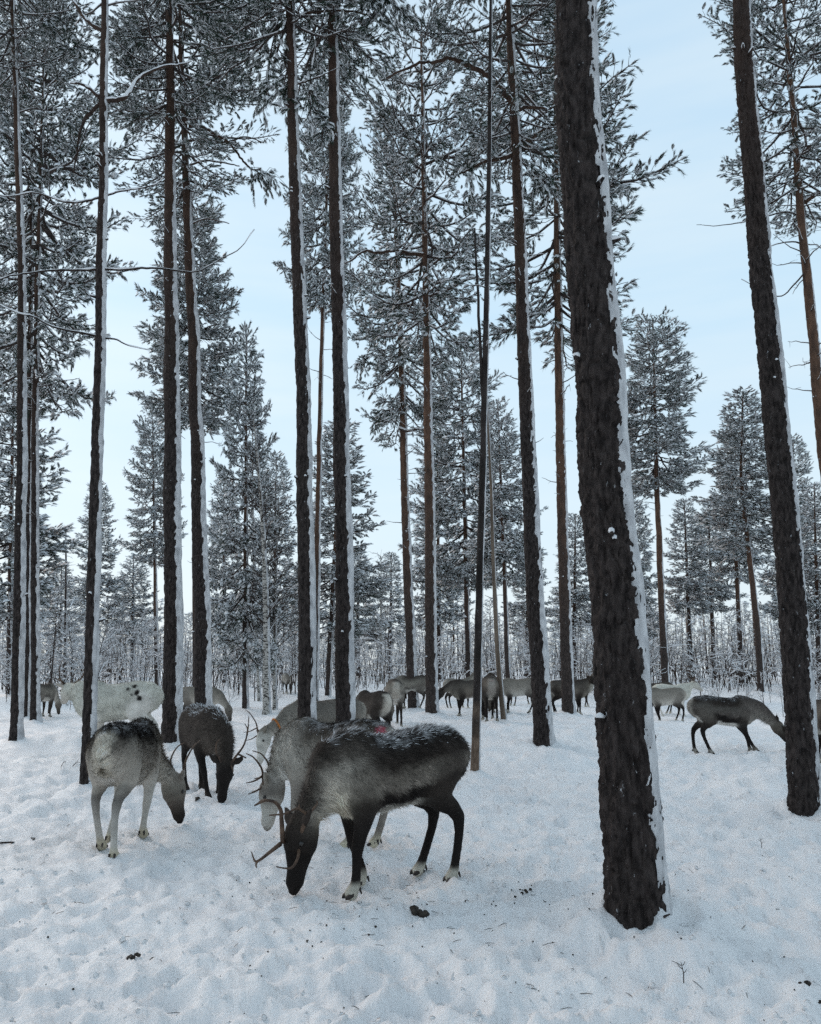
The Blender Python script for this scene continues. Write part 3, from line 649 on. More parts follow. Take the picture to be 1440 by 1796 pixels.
for k, (pts, yo) in enumerate([([(1412, 382), (1380, 372), (1350, 378), (1320, 386), (1290, 392), (1255, 396), (1222, 394)], .3), ([(1409, 330), (1385, 322), (1360, 335), (1330, 350), (1300, 362), (1270, 370)], -.2),
                               ([(1416, 430), (1390, 424), (1362, 428), (1335, 440)], .1), ([(1404, 280), (1380, 268), (1352, 278), (1325, 300), (1290, 330)], 0), ([(1418, 470), (1392, 500), (1368, 520), (1330, 505), (1300, 490)], -.3)]):
    limb(t18, 'dead_limb', pts, 20, 0.024, 0.25, k % 2 == 0, 'twig', [yo * i / 3 for i in range(len(pts))])
# hanging boughs of the near crowns
bs = 500
for root, d, pts in [
    (t6, D6, [(322, 60), (360, 70), (400, 90), (430, 130), (455, 180)]), (t6, D6, [(322, 20), (380, 20), (430, 45), (470, 90), (490, 150)]),
    (t6, D6, [(325, 120), (350, 115), (380, 130), (400, 165)]), (t6, D6, [(325, 90), (345, 100), (352, 140), (350, 190)]), (t6, D6, [(425, 282), (440, 296), (460, 300), (480, 310)]),
    (t6, D6, [(320, 0), (400, -20), (460, 10), (500, 60), (505, 110)]), (t5, D5, [(298, 40), (270, 40), (240, 60), (225, 90)]), (t5, D5, [(298, 10), (330, 0), (365, 20), (400, 70)]),
    (t7, D7, [(508, -40), (490, 20), (480, 70), (470, 120), (468, 170)]), (t7, D7, [(512, 60), (500, 100), (508, 140), (516, 170)]), (t8, D7, [(584, -30), (560, 60), (545, 130), (548, 190), (572, 230)]),
    (t8, D7, [(584, -60), (630, -30), (680, -10), (705, 20)]), (t8, D7, [(584, -40), (600, -20), (640, 0), (665, 30)]), (t10, 27.5, [(702, 725), (690, 718), (675, 722), (660, 738)]), (t10, 27.5, [(702, 725), (725, 715), (745, 718)]),
    (t10, 27.5, [(702, 600), (680, 612), (650, 620), (630, 640)]), (t5, D5, [(298, 70), (285, 90), (262, 110), (250, 130)]), (t1, gy(28, 1308), [(30, 120), (80, 110), (120, 90), (150, 60)]),
    (t1, gy(28, 1308), [(30, 60), (70, 40), (110, 40), (140, 20)]), (t1, gy(28, 1308), [(26, 200), (60, 190), (100, 200), (130, 195)]), (t14, D14, [(903, 190), (850, 230), (830, 290), (826, 320)]), (t14, D14, [(905, 280), (940, 300), (955, 330)])]:
    bs += 1; bough(root, pts, d, bs, n_tw=int(9 + d * 0.75), tuft=0.20 if d < 15 else 0.22, spread=0.4 if d < 15 else 0.65, droop=0.5)

# ------------------------------------------------------------------ leafless birches, saplings, small spruces
def sapling_mesh(seed, H, spread, snow=0.8, r0=0.018, up=0.75, nb=16):
    g = np.random.default_rng(seed); st = MB(); sn = MB()
    n = 8; s = np.linspace(0, 1, n); P = np.stack([np.cumsum(g.normal(size=n)) * 0.02 * H * s, np.cumsum(g.normal(size=n)) * 0.02 * H * s, H * s], -1); st.tube(P, r0 * (1 - .85 * s), 5)
    def branch(p, d, L, r, lev):
        m_ = 5; q = np.linspace(0, 1, m_); B = p + d * L * q[:, None] + np.array((0, 0, 1.0)) * (L * (0.16 * q ** 2) * (1 if lev == 0 else g.uniform(-1, .6)))[:, None] + np.cumsum(g.normal(size=(m_, 3)), 0) * 0.035 * L
        st.tube(B, r * (1 - .7 * q), 3, close=False)
        if g.random() < snow:
            sn.tube(B + np.array((0, 0, r * 1.1 + .003)), (r * 1.0 + 0.009) * (1 - .35 * q) * (0.8 + .5 * g.random(m_)), 3, 0.7)
        if lev < 2:
            for k in range(int(g.integers(2, 5) if lev else g.integers(3, 6))):
                t_ = g.uniform(.2, .95); pp = np.array([np.interp(t_, q, B[:, c]) for c in range(3)]); dd = d * .7 + g.normal(size=3) * np.array((.6, .6, .4)); dd /= np.linalg.norm(dd); branch(pp, dd, L * g.uniform(.3, .6), r * .6, lev + 1)
    for k in range(nb):
        t_ = g.uniform(.15, .98); p = np.array([np.interp(t_, s, P[:, c]) for c in range(3)]); az = g.uniform(0, 6.28); el = up * g.uniform(.3, 1.1)
        branch(p, np.array((math.cos(az) * math.cos(el), math.sin(az) * math.cos(el), math.sin(el))), spread * (1.1 - .65 * t_) * g.uniform(.6, 1.1), r0 * .45, 0)
    return st.mesh('stem', 'twig'), sn.mesh('twig_snow', 'tsnow')
SAP = [sapling_mesh(40 + k, 4.2, 1.25, 0.8, 0.03, 0.7, 20) for k in range(5)]
SHRUB = [sapling_mesh(60 + k, 1.3, 0.6, 0.4, 0.012, 1.0, 8) for k in range(3)]
def put_sapling(protos, p, s, g, name, label, cat, group):
    st, sn = protos[int(g.integers(0, len(protos)))]
    r_ = thing(name, label, cat, p, group); a = obj('stem', st, r_); b_ = obj('twig_snow', sn, a)
    r_.rotation_euler = (0, 0, g.uniform(0, 6.28)); r_.scale = (s * g.uniform(.8, 1.25), s * g.uniform(.8, 1.25), s)
    return r_
g = np.random.default_rng(3)
cnt = 0
for k in range(230):
    px = g.uniform(-60, 1500); d = 34 + 44 * g.random() ** 0.8
    if 780 < px < 1000 and d < 42: d += 14
    if 1140 < px < 1420 and d < 50: d += 12
    put_sapling(SAP, place(px, d) - np.array((0, 0, .05)), g.uniform(.55, 1.25), g, 'birch_sapling', 'bare snow-dusted birch sapling in the thicket at the clearing’s far edge', 'sapling', 'saplings in the far thicket')
for k in range(34):
    px = g.uniform(1230, 1450) if k < 22 else g.uniform(0, 560); d = g.uniform(26, 40) if k < 22 else g.uniform(30, 38)
    put_sapling(SHRUB, place(px, d) - np.array((0, 0, .05)), g.uniform(.6, 1.3), g, 'bare_shrub', 'low bare shrub poking from the snow at the clearing’s right side' if k < 22 else 'low bare shrub poking from the snow at the clearing’s left side', 'shrub', 'low shrubs at right' if k < 22 else 'low shrubs at left')
# tall leafless birches beside the dense pine
def birch(pts, d, wpx, H, label, seed):
    P = trunk_path(pts, d); root = thing('birch_tree', label, 'tree', P[0]); r0 = wpx / 2 * camdepth(P[0]) / FPX
    tr, at = make_trunk(root, P, r0, H, 0.08, 16, P[0, 2] + H, 'birch', seed, False, 0.7, 0.02, 50, taper=0.9)
    gg = np.random.default_rng(seed); mb = MB(); sn = MB(); base = P[0]
    for k in range(64):
        z = P[0, 2] + H * gg.uniform(.25, .99); p, r = at(z); az = gg.uniform(0, 6.28); L = (0.5 + 1.6 * (1 - (z - P[0, 2]) / H)) * gg.uniform(.6, 1.2); el = gg.uniform(.4, 1.0)
        d0 = np.array((math.cos(az) * math.cos(el), math.sin(az) * math.cos(el), math.sin(el)))
        B = curve([p, p + d0 * L * .5, p + d0 * L + np.array((0, 0, -.12 * L))], 6) + np.cumsum(gg.normal(size=(6, 3)), 0) * .03 - base
        mb.tube(B, np.linspace(.022, .008, 6), 4)
        if gg.random() < .6: sn.tube(B + np.array((0, 0, .014)), np.linspace(.02, .008, 6), 4, .6)
        for j in range(5):
            q = B[int(gg.integers(1, 6))]; dd = d0 * .6 + gg.normal(size=3) * .6; l2 = L * gg.uniform(.25, .5)
            mb.tube([q, q + dd * l2 * .5, q + dd * l2 + np.array((0, 0, -.2 * l2))], [.010, .008, .006], 3)
    o = obj('branches', mb.mesh('branches', 'twig'), root); obj('branch_snow', sn.mesh('branch_snow', 'tsnow'), o)
birch([(468, 1244), (464, 1000), (456, 850), (445, 740)], 29, 13, 10.5, 'mottled leafless birch with white bark beside the dense thin-stemmed pine', 71)
birch([(482, 1240), (484, 1000), (490, 850)], 31, 7, 8.0, 'thin leafless birch just right of the mottled birch', 72)
birch([(455, 1225), (446, 1000), (452, 600), (470, 470)], 38, 6, 16.0, 'very tall thin leafless birch with fine twigs against the sky', 73)
birch([(668, 1192), (668, 1050), (668, 985)], 60, 5, 9.0, 'slender leafless birch against the sky left of the mid-picture pines', 74)
# small snowy spruces
def spruce(px, d, H, R, label, seed, sparse=1.0):
    p = place(px, d); root = thing('spruce_sapling', label, 'tree', p); gg = np.random.default_rng(seed); mb = MB(); TP, TD, TS = [], [], []; sn = MB()
    mb.tube([(0, 0, -.1), (0, 0, H * .5), (0, 0, H)], [.03, .022, .006], 6)
    z = H * .12
    while z < H * .98:
        for q in range(5):
            az = gg.uniform(0, 6.28); L = R * (1 - z / H) * gg.uniform(.7, 1.1) + .06; e_ = np.array((math.cos(az) * L, math.sin(az) * L, z - L * gg.uniform(.2, .5))); s0 = np.array((0, 0, z))
            mb.tube([s0, (s0 + e_) / 2 + np.array((0, 0, .03)), e_], [.009, .007, .004], 3)
            for u in np.linspace(.2, 1, max(2, int(L / .11 * sparse))):
                TP.append(s0 + (e_ - s0) * u); TD.append((e_ - s0) / L + gg.normal(size=3) * .45); TS.append(.17)
        z += gg.uniform(.16, .26)
    nV, nF, sV, sF = place_tufts(tuft_protos(5, 9, seed), np.array(TP), np.array(TD), np.array(TS), gg, 0.95)
    obj('trunk', mb.mesh('trunk', 'twig'), root); c_ = obj('crown', mesh_np('crown', nV, nF, 'needle', False), root); sn.add(sV, sF); obj('crown_snow', sn.mesh('crown_snow', 'tsnow'), c_)
spruce(1211, 50, 3.0, .75, 'small snow-laden spruce standing behind the pale antlered reindeer', 81)
spruce(85, 29, 4.4, .95, 'thin sparse young spruce right of the three slender left pines', 82, .7)
spruce(1262, 62, 3.6, .8, 'small spruce in the thicket left of the far dark reindeer', 83)

# ------------------------------------------------------------------ far forest: one mass
def far_forest():
    g = np.random.default_rng(5); nV, nF, sV, sF = [], [], [], []; a = b_ = 0; tr = MB(); pro = tuft_protos(5, 6, 9); 
    protos = []
    for k in range(5):
        H = 11; TP, TD, TS = [], [], []
        for q in range(200):
            f = g.random() ** .8; z = H * (.25 + .75 * f); R_ = 1.75 * (1 - f) ** .7 + .1; az = g.uniform(0, 6.28); rr = R_ * math.sqrt(g.uniform(.1, 1)); TP.append((math.cos(az) * rr, math.sin(az) * rr, z - rr * .12)); TD.append((math.cos(az), math.sin(az), g.uniform(-.3, .6))); TS.append(g.uniform(.52, .82))
        protos.append(place_tufts(pro, np.array(TP), np.array(TD), np.array(TS), g, .65))
    for k in range(105):
        d = g.uniform(84, 165) if k < 60 else g.uniform(66, 96); px = g.uniform(-80, 1520); p = place(px, d); s = g.uniform(.65, 1.2) if k < 60 else g.uniform(.3, .62)
        A = protos[int(g.integers(0, 5))]; c, s_ = math.cos(k * 1.7), math.sin(k * 1.7); Rm = np.array(((c, -s_, 0), (s_, c, 0), (0, 0, 1)))
        nV.append(A[0] @ Rm.T * s + p); nF.append(A[1] + a); a += len(A[0]); sV.append(A[2] @ Rm.T * s + p); sF.append(A[3] + b_); b_ += len(A[2])
        tr.tube([p - (0, 0, .3), p + (0, 0, 5 * s), p + (0, 0, 10.5 * s)], [.14 * s, .1 * s, .02], 6)
    o = obj('distant_forest', mesh_np('distant_forest', np.concatenate(nV), np.concatenate(nF), 'needle', False)); o['kind'] = 'stuff'; o['label'] = 'snowy pine forest closing the view beyond the clearing'; o['category'] = 'forest'
    obj('snow_load', mesh_np('snow_load', np.concatenate(sV), np.concatenate(sF), 'tsnow'), o)
    obj('stems', tr.mesh('stems', 'bark_far'), o)
far_forest()
def unseen_shade_forest():  # pines beside and behind the camera, added to shade ground and trunk snow
    g = np.random.default_rng(25); pro = tuft_protos(4, 5, 19); V_, F_, SV, SF = [], [], [], []; a = b_ = 0; tr = MB(); TP, TD, TS = [], [], []
    for q in range(230):
        f = g.random(); z = 10 + 10 * f; rr = 2.5 * (1 - f ** 2.5) ** .6 * math.sqrt(g.uniform(.05, 1)); az = g.uniform(0, 6.28); TP.append((math.cos(az) * rr, math.sin(az) * rr, z)); TD.append((math.cos(az), math.sin(az), g.uniform(-.3, .5))); TS.append(g.uniform(.7, 1.1))
    A = place_tufts(pro, np.array(TP), np.array(TD), np.array(TS), g, .8); pts = []
    for k in range(400):
        az = math.radians(g.uniform(38, 322)); r_ = 4 + 40 * g.random() ** .75; p = np.array((math.sin(az) * r_, math.cos(az) * r_, -.1))
        if all(np.hypot(*(p - q)[:2]) > 3.4 for q in pts): pts.append(p)
        if len(pts) > 52: break
    for k, p in enumerate(pts):
        c, s_ = math.cos(k * 1.7), math.sin(k * 1.7); Rm = np.array(((c, -s_, 0), (s_, c, 0), (0, 0, 1))); s2 = g.uniform(.85, 1.1)
        V_.append(A[0] @ Rm.T * s2 + p); F_.append(A[1] + a); a += len(A[0]); SV.append(A[2] @ Rm.T * s2 + p); SF.append(A[3] + b_); b_ += len(A[2])
        tr.tube([p, p + (0, 0, 9), p + (0, 0, 19 * s2)], [.16, .13, .03], 8)
    o = obj('unseen_shade_forest', mesh_np('unseen_shade_forest', np.concatenate(V_), np.concatenate(F_), 'needle', False)); o['kind'] = 'stuff'; o['label'] = 'unseen pine forest added around the clearing to shade it'; o['category'] = 'forest'
    obj('snow_load', mesh_np('snow_load', np.concatenate(SV), np.concatenate(SF), 'tsnow'), o); obj('stems', tr.mesh('stems', 'bark'), o)
unseen_shade_forest()
def thicket():
    """tangle of twigs behind the saplings: beyond counting"""
    g = np.random.default_rng(15); st = MB(); sn = MB(); n = 3200
    d = g.uniform(46, 95, n); x = g.uniform(-.58, .58, n) * d; P = np.stack([x, d, terrain(x, d)], -1); H = g.uniform(1.2, 4.8, n)
    top = P + np.stack([g.normal(size=n) * .16 * H, g.normal(size=n) * .16 * H, H], -1); mid = (P + top) / 2 + g.normal(size=(n, 3)) * np.array((.12, .12, 0))
    st.add(*sticks(P, mid, top, np.tile((.022, .015, .006), (n, 1))))
    for j in range(3):
        q = P + (top - P) * g.uniform(.25, .95, (n, 1)); L = g.uniform(.3, 1.0, (n, 1)); e_ = q + np.stack([g.normal(size=n) * .8, g.normal(size=n) * .8, g.uniform(-.2, .8, n)], -1) * L * .7; m_ = (q + e_) / 2 + (0, 0, .05)
        st.add(*sticks(q, m_, e_, np.tile((.009, .007, .004), (n, 1))))
        k = g.random(n) < .9; sn.add(*sticks(q[k] + (0, 0, .02), m_[k] + (0, 0, .025), e_[k] + (0, 0, .02), np.tile((.020, .042, .020), (k.sum(), 1))))
    o = obj('undergrowth', st.mesh('undergrowth', 'twig')); o['kind'] = 'stuff'; o['label'] = 'tangle of bare twigs and thin stems under the far pines'; o['category'] = 'undergrowth'
    obj('twig_snow', sn.mesh('twig_snow', 'tsnow'), o)
thicket()

# ------------------------------------------------------------------ snow ground: one sheet, finer towards the clearing
def ground_detail(x, y):
    r = np.sqrt(x * x + y * y); near = 1 - sstep(26, 60, r)
    tramp = sstep(-0.55, 0.5, fbm(x * 0.30 + 4, y * 0.30 - 2, 21, 2) + 0.25)
    f1, f2, cid = worley(x / 0.27 + 0.3 * vnoise(x * 2, y * 2, 8), y / 0.27, 33)
    g1, g2, gid = worley(x / 0.50, y / 0.50, 35)
    z = near * tramp * ((0.014 * np.exp(-((f1 - .46) / .10) ** 2) - 0.032 * (1 - sstep(0.20, 0.42, f1))) * (cid > 0.45) + (0.010 * np.exp(-((g1 - .36) / .08) ** 2) - 0.045 * (1 - sstep(0.16, 0.32, g1))) * (gid > 0.55))
    z = z + near * (0.011 + 0.013 * tramp) * fbm(x * 3.1, y * 3.1, 51, 3) + near * (0.007 + 0.020 * tramp) * fbm(x * 7, y * 7, 55, 4, 0.62)
    z = z + 0.022 * fbm(x * 0.8, y * 0.8, 61, 2) * (0.5 + 0.5 * near) + near * 0.010 * fbm(x * 13, y * 13, 57, 2)
    mid = sstep(7, 14, r) * (1 - sstep(30, 50, r))                      # deeper, pillowy tracks farther off
    h1, h2, hid = worley(x / 0.75 + 3, y / 0.75, 39)
    z = z + mid * (-0.06 * (1 - sstep(0.1, 0.5, h1)) * (hid > 0.45) + 0.03 * vnoise(x * 1.5, y * 1.5, 67))
    return z
def ground_mound(x, y):
    z = np.zeros(x.shape)
    for mx, my, mr, mh in MOUNDS:
        d2 = (x - mx) ** 2 + (y - my) ** 2
        m_ = d2 < (mr * 3) ** 2
        z[m_] += mh * np.exp(-d2[m_] / (mr * mr)) * (1 + 0.35 * vnoise(x[m_] * 4, y[m_] * 4, 71))
    return z
# loose heaps seen in the photograph
for px, py, mr, mh in [(1380, 1345, .5, .22), (1300, 1345, .4, .12), (985, 1345, .5, .16), (560, 1205, 1.0, .55), (500, 1208, .6, .35), (740, 1185, 1.2, .6), (230, 1395, .55, .10), (100, 1420, .6, .10), (1345, 1380, .45, .18), (1210, 1190, 2.0, .35), (165, 1300, .7, .2), (120, 1310, .8, .26), (1010, 1290, .6, .14), (940, 1345, .5, .12), (1180, 1330, .5, .12), (860, 1330, .5, .10), (1040, 1620, .2, .06), (1195, 1625, .22, .06), (1360, 1425, .3, .1)]:
    p = ground(px, py); MOUNDS.append((p[0], min(p[1], 70), mr, mh))
rad = [0.6]
while rad[-1] < 60: rad.append(rad[-1] * 1.0088 + 0.002)
while rad[-1] < 2500: rad.append(rad[-1] * 1.12)
rad = np.array(rad)
ang = np.r_[np.arange(-36, 36, 0.24), np.linspace(36, 324, 48, endpoint=False)] * math.pi / 180
RR, AA = np.meshgrid(rad, ang, indexing='ij'); GX = RR * np.sin(AA); GY = RR * np.cos(AA)
GZ = terrain(GX, np.maximum(GY, 0)) + ground_detail(GX, GY) + ground_mound(GX, GY)
na = len(ang); i, j = np.meshgrid(np.arange(len(rad) - 1), np.arange(na), indexing='ij'); j2 = (j + 1) % na
F = np.stack([i * na + j, (i + 1) * na + j, (i + 1) * na + j2, i * na + j2], -1).reshape(-1, 4)[:, ::-1]
V = np.stack([GX, GY, GZ], -1).reshape(-1, 3)
cen = len(V); V = np.vstack([V, [[0, 0, 0]]]); F3 = np.stack([np.arange(na), (np.arange(na) + 1) % na, np.full(na, cen)], -1)
gnd = obj('ground', mesh_np('ground', V, [F3, F], 'snow')); gnd['kind'] = 'structure'; gnd['label'] = 'trampled snow covering the forest clearing'
def gz(x, y):
    x = np.atleast_1d(np.asarray(x, float)); y = np.atleast_1d(np.asarray(y, float))
    return terrain(x, np.maximum(y, 0)) + ground_detail(x, y) + ground_mound(x, y)

# ------------------------------------------------------------------ reindeer
def tube_eval(Q, pts, a, b, side):
    """pseudo distance of points Q to a tube with elliptical sections; also t (0..1 along), up (-1..1)"""
    pts = np.asarray(pts, float); n = len(pts); a = np.asarray(a, float); b = np.asarray(b, float)
    best = np.full(len(Q), 9.0); T = np.zeros(len(Q)); U = np.zeros(len(Q)); side = np.asarray(side, float)
    for i in range(n - 1):
        d = pts[i + 1] - pts[i]; L = np.linalg.norm(d)
        if L < 1e-6: continue
        D = d / L; S_ = side - D * (side @ D); S_ /= np.linalg.norm(S_) + 1e-9; Up = np.cross(D, S_)
        if Up[2] < 0 and abs(Up[2]) > 0.02: Up = -Up
        q = Q - pts[i]; al = q @ D; t = np.clip(al / L, 0, 1); ar = a[i] + (a[i + 1] - a[i]) * t; br = b[i] + (b[i + 1] - b[i]) * t
        s_ = q @ S_; u_ = q @ Up; ex = al - t * L; mn = np.minimum(ar, br)
        k = np.sqrt((s_ / ar) ** 2 + (u_ / br) ** 2 + (ex / mn) ** 2); dd = (k - 1) * mn
        m_ = dd < best; best = np.where(m_, dd, best); T = np.where(m_, (i + t) / (n - 1), T); U = np.where(m_, u_ / br, U)
    return best, T, U
def surface_nets(Fv, org, h):
    nx, ny, nz = Fv.shape; ins = Fv < 0
    c = [ins[i:nx - 1 + i, j:ny - 1 + j, k:nz - 1 + k] for i in (0, 1) for j in (0, 1) for k in (0, 1)]
    sm = sum(x.astype(np.int8) for x in c); act = (sm > 0) & (sm < 8); idx = np.full(act.shape, -1, np.int64); ii = np.argwhere(act); idx[act] = np.arange(len(ii))
    acc = np.zeros((len(ii), 3)); cntv = np.zeros(len(ii)); cor = [(i, j, k) for i in (0, 1) for j in (0, 1) for k in (0, 1)]
    for x in range(8):
        for y in range(x + 1, 8):
            p, q = np.array(cor[x]), np.array(cor[y])
            if np.abs(p - q).sum() != 1: continue
            f0 = Fv[tuple((ii + p).T)]; f1 = Fv[tuple((ii + q).T)]; m_ = (f0 < 0) != (f1 < 0)
            t = np.where(m_, f0 / np.where(m_, f0 - f1, 1), 0); acc += np.where(m_[:, None], p + t[:, None] * (q - p), 0); cntv += m_
    V = (ii + acc / cntv[:, None]) * h + org; F = []
    for ax in range(3):
        o1, o2 = [(1, 2), (2, 0), (0, 1)][ax]
        sl0 = [slice(None)] * 3; sl1 = [slice(None)] * 3; sl0[ax] = slice(0, -1); sl1[ax] = slice(1, None)
        A = ins[tuple(sl0)]; B = ins[tuple(sl1)]; e_ = np.argwhere(A != B); e_ = e_[(e_[:, o1] > 0) & (e_[:, o2] > 0)]
        flip = A[tuple(e_.T)]; e1 = np.zeros(3, int); e1[o1] = 1; e2 = np.zeros(3, int); e2[o2] = 1
        ok = (e_[:, o1] < act.shape[o1]) & (e_[:, o2] < act.shape[o2]); e_ = e_[ok]; flip = flip[ok]
        q = np.stack([idx[tuple((e_ - e1 - e2).T)], idx[tuple((e_ - e2).T)], idx[tuple(e_.T)], idx[tuple((e_ - e1).T)]], -1)
        q[~flip] = q[~flip][:, ::-1]; F.append(q)
    return V, np.concatenate(F)
def rampc(x, stops):
    xs = [s_[0] for s_ in stops]; c = np.array([s_[1] for s_ in stops]); return np.stack([np.interp(x, xs, c[:, k]) for k in range(3)], -1)
BLK = (.016, .013, .012); DRK = (.035, .028, .024); BRN = (.07, .055, .045); GRY = (.17, .15, .13); LGT = (.33, .30, .26); PAL = (.48, .45, .40); WHT = (.66, .63, .58)

def reindeer(label, loc, yaw, S, coat, neck, head_len=0.36, hooves=None, voxel=0.02, fur=0, antlers=None, ear_out=0.5, group='reindeer herd grazing in the clearing', collar=False, fat=1.0, spots=(), dust=0.0, world_antlers=None, parts=True, seed=1, roll=0.0, tail=True, long=1.0):
    """X forward, Y left, Z up, withers at 1. neck = [mid, poll, nose] in those units"""
    cy_, sy_ = math.cos(yaw), math.sin(yaw); hv0 = hooves or [(.30, .12), (.26, -.12), (-.42, .12), (-.36, -.12)]
    hx_ = np.array([loc[0] + S * (x * cy_ - y * sy_) for x, y in hv0]); hy_ = np.array([loc[1] + S * (x * sy_ + y * cy_) for x, y in hv0]); loc = np.array((loc[0], loc[1], float(np.mean(gz(hx_, hy_))) + .006))
    root = thing('reindeer', label, 'reindeer', loc, group)
    def toW(P): P = np.asarray(P, float) * S; return np.stack([P[..., 0] * cy_ - P[..., 1] * sy_, P[..., 0] * sy_ + P[..., 1] * cy_, P[..., 2]], -1)
    st = [(-.60, .90, .74, .05), (-.565, .955, .67, .11), (-.48, 1.005, .60, .16), (-.35, 1.02, .545, .187), (-.18, .995, .50, .20), (0, .97, .475, .208), (.15, .97, .455, .198), (.28, 1.0, .455, .175), (.37, .985, .485, .15), (.45, .92, .53, .125), (.50, .84, .60, .08)]
    pr = [('trunk', [(x * long if x < 0 else x, 0, (zt + zb) / 2) for x, zt, zb, w_ in st], [w_ * fat for *_, w_ in st], [(zt - zb) / 2 for _, zt, zb, w_ in st], (0, 1, 0))]
    N1, Pl, Ns = [np.asarray(v, float) for v in neck]
    n0 = np.array((.27, 0, .80)); nk = curve([n0, (n0 + N1) / 2 + np.array((.06, 0, .02)), N1, Pl], 7)
    pr.append(('neck', nk, np.interp(np.linspace(0, 1, 7), [0, .5, 1], [.12, .09, .062]), np.interp(np.linspace(0, 1, 7), [0, .5, 1], [.205, .155, .08]), (0, 1, 0) if abs((Pl - n0)[1]) < .25 else np.cross((Pl - n0) / np.linalg.norm(Pl - n0), (0, 0, 1))))
    f = (Ns - Pl) / np.linalg.norm(Ns - Pl); HL = np.linalg.norm(Ns - Pl)
    nd = (Pl - N1) / np.linalg.norm(Pl - N1); up = -nd + f * (nd @ f) if abs(nd @ f) < .97 else np.array((0, 0, 1.0)) - f * f[2]
    up = np.array((0, 0, 1.0)) * 0.35 + (n0 - Pl) * 0.0 + np.array((.8, 0, 0)) if f[2] < -.55 else np.array((0, 0, 1.0))
    if f[2] < -.55:
        hz = np.array((Pl - N1)); hz[2] = 0; up = hz / (np.linalg.norm(hz) + 1e-6) + np.array((0, 0, .25))
    up = up - f * (up @ f); up /= np.linalg.norm(up); sd = np.cross(up, f)
    if roll: sd, up = sd * math.cos(roll) + up * math.sin(roll), up * math.cos(roll) - sd * math.sin(roll)
    hs = np.array((-.12, .0, .12, .3, .5, .7, .88, 1.0)); hw = np.array((.06, .080, .090, .092, .066, .051, .054, .034)); hh = np.array((.065, .100, .114, .112, .086, .064, .058, .036)); ho = np.array((-.01, -.008, -.004, -.010, -.016, -.022, -.024, -.028))
    pr.append(('head', [Pl + f * HL * t_ + up * o_ for t_, o_ in zip(hs, ho)], hw, hh, sd))
    for s_ in (1, -1):
        e0 = Pl + f * .01 + sd * s_ * .068 + up * .04; ed = sd * s_ * ear_out - f * .62 + up * .12; ed /= np.linalg.norm(ed)
        pr.append(('ear', [e0, e0 + ed * .045, e0 + ed * .10, e0 + ed * .155], [.02, .044, .040, .008], [.016, .015, .013, .007], np.cross(ed, up)))
    hv = hooves or [(.30, .12), (.26, -.12), (-.42, .12), (-.36, -.12)]
    for k, (hx, hy) in enumerate(hv):
        sg = 1 if k % 2 == 0 else -1
        if k < 2:
            dx, dy = hx - .28, hy - sg * .115
            J = [(.29, sg * .10, .74), (.25 + dx * .08, sg * .125 + dy * .05, .52), (.28 + dx * .5, sg * .115 + dy * .5, .28), (.27 + dx * .93, sg * .115 + dy * .93, .085), (.30 + dx, sg * .115 + dy, .018)]
            pr.append(('foreleg', curve(J, 13), np.interp(np.linspace(0, 4, 13), [0, 1, 1.5, 2, 2.4, 3, 3.5, 4], [.075, .062, .042, .037, .026, .028, .038, .046]), np.interp(np.linspace(0, 4, 13), [0, 1, 1.5, 2, 2.4, 3, 3.5, 4], [.14, .095, .053, .042, .030, .033, .038, .042]), (0, 1, 0)))
            hoofp = np.array(J[-1]); 
        else:
            dx, dy = hx + .42, hy - sg * .115
            J = [(-.42, sg * .09, .80), (-.31 + dx * .12, sg * .115 + dy * .05, .58), (-.50 + dx * .42, sg * .11 + dy * .5, .40), (-.445 + dx * .9, sg * .115 + dy * .93, .09), (-.41 + dx, sg * .115 + dy, .018)]
            pr.append(('hindleg', curve(J, 13), np.interp(np.linspace(0, 4, 13), [0, .6, 1, 1.5, 2, 2.4, 3, 3.5, 4], [.10, .10, .082, .046, .033, .025, .027, .038, .046]), np.interp(np.linspace(0, 4, 13), [0, .6, 1, 1.5, 2, 2.4, 3, 3.5, 4], [.17, .165, .125, .066, .049, .032, .033, .038, .042]), (0, 1, 0)))
    if tail: pr.append(('tail', [(-.59, 0, .90), (-.625, 0, .83), (-.63, 0, .76)], [.03, .042, .016], [.03, .03, .015], (0, 1, 0)))
    # field
    allp = np.vstack([np.asarray(p[1], float) for p in pr]); lo = allp.min(0) - .26; hi = allp.max(0) + .26; h = voxel
    lo[2] = max(lo[2], -.06); nn = np.ceil((hi - lo) / h).astype(int) + 1
    Fv = np.full(nn, 9.0); ax = [lo[c] + np.arange(nn[c]) * h for c in range(3)]
    for reg, pts, a, b_, side in pr:
        pts = np.asarray(pts, float); mr = max(np.max(a), np.max(b_)) + .07
        i0 = np.maximum(((pts.min(0) - mr - lo) / h).astype(int), 0); i1 = np.minimum(((pts.max(0) + mr - lo) / h).astype(int) + 2, nn)
        G = np.stack(np.meshgrid(*[ax[c][i0[c]:i1[c]] for c in range(3)], indexing='ij'), -1); sh = G.shape[:3]
        d, _, _ = tube_eval(G.reshape(-1, 3), pts, a, b_, side); d = d.reshape(sh); sub = Fv[i0[0]:i1[0], i0[1]:i1[1], i0[2]:i1[2]]
        kk = .045 if reg in ('neck', 'hindleg', 'foreleg') else .02
        hb = np.clip(.5 + .5 * (sub - d) / kk, 0, 1); Fv[i0[0]:i1[0], i0[1]:i1[1], i0[2]:i1[2]] = np.where(sub > 5, d, sub + (d - sub) * hb - kk * hb * (1 - hb))
    V, F = surface_nets(Fv, lo, h)
    # coat colours
    rg = np.random.default_rng(seed); W = []; C = []; FL = []
    nz1 = fbm(V[:, 0] * 9 + V[:, 1] * 5, V[:, 2] * 11 + V[:, 1] * 3, seed + 2, 3)
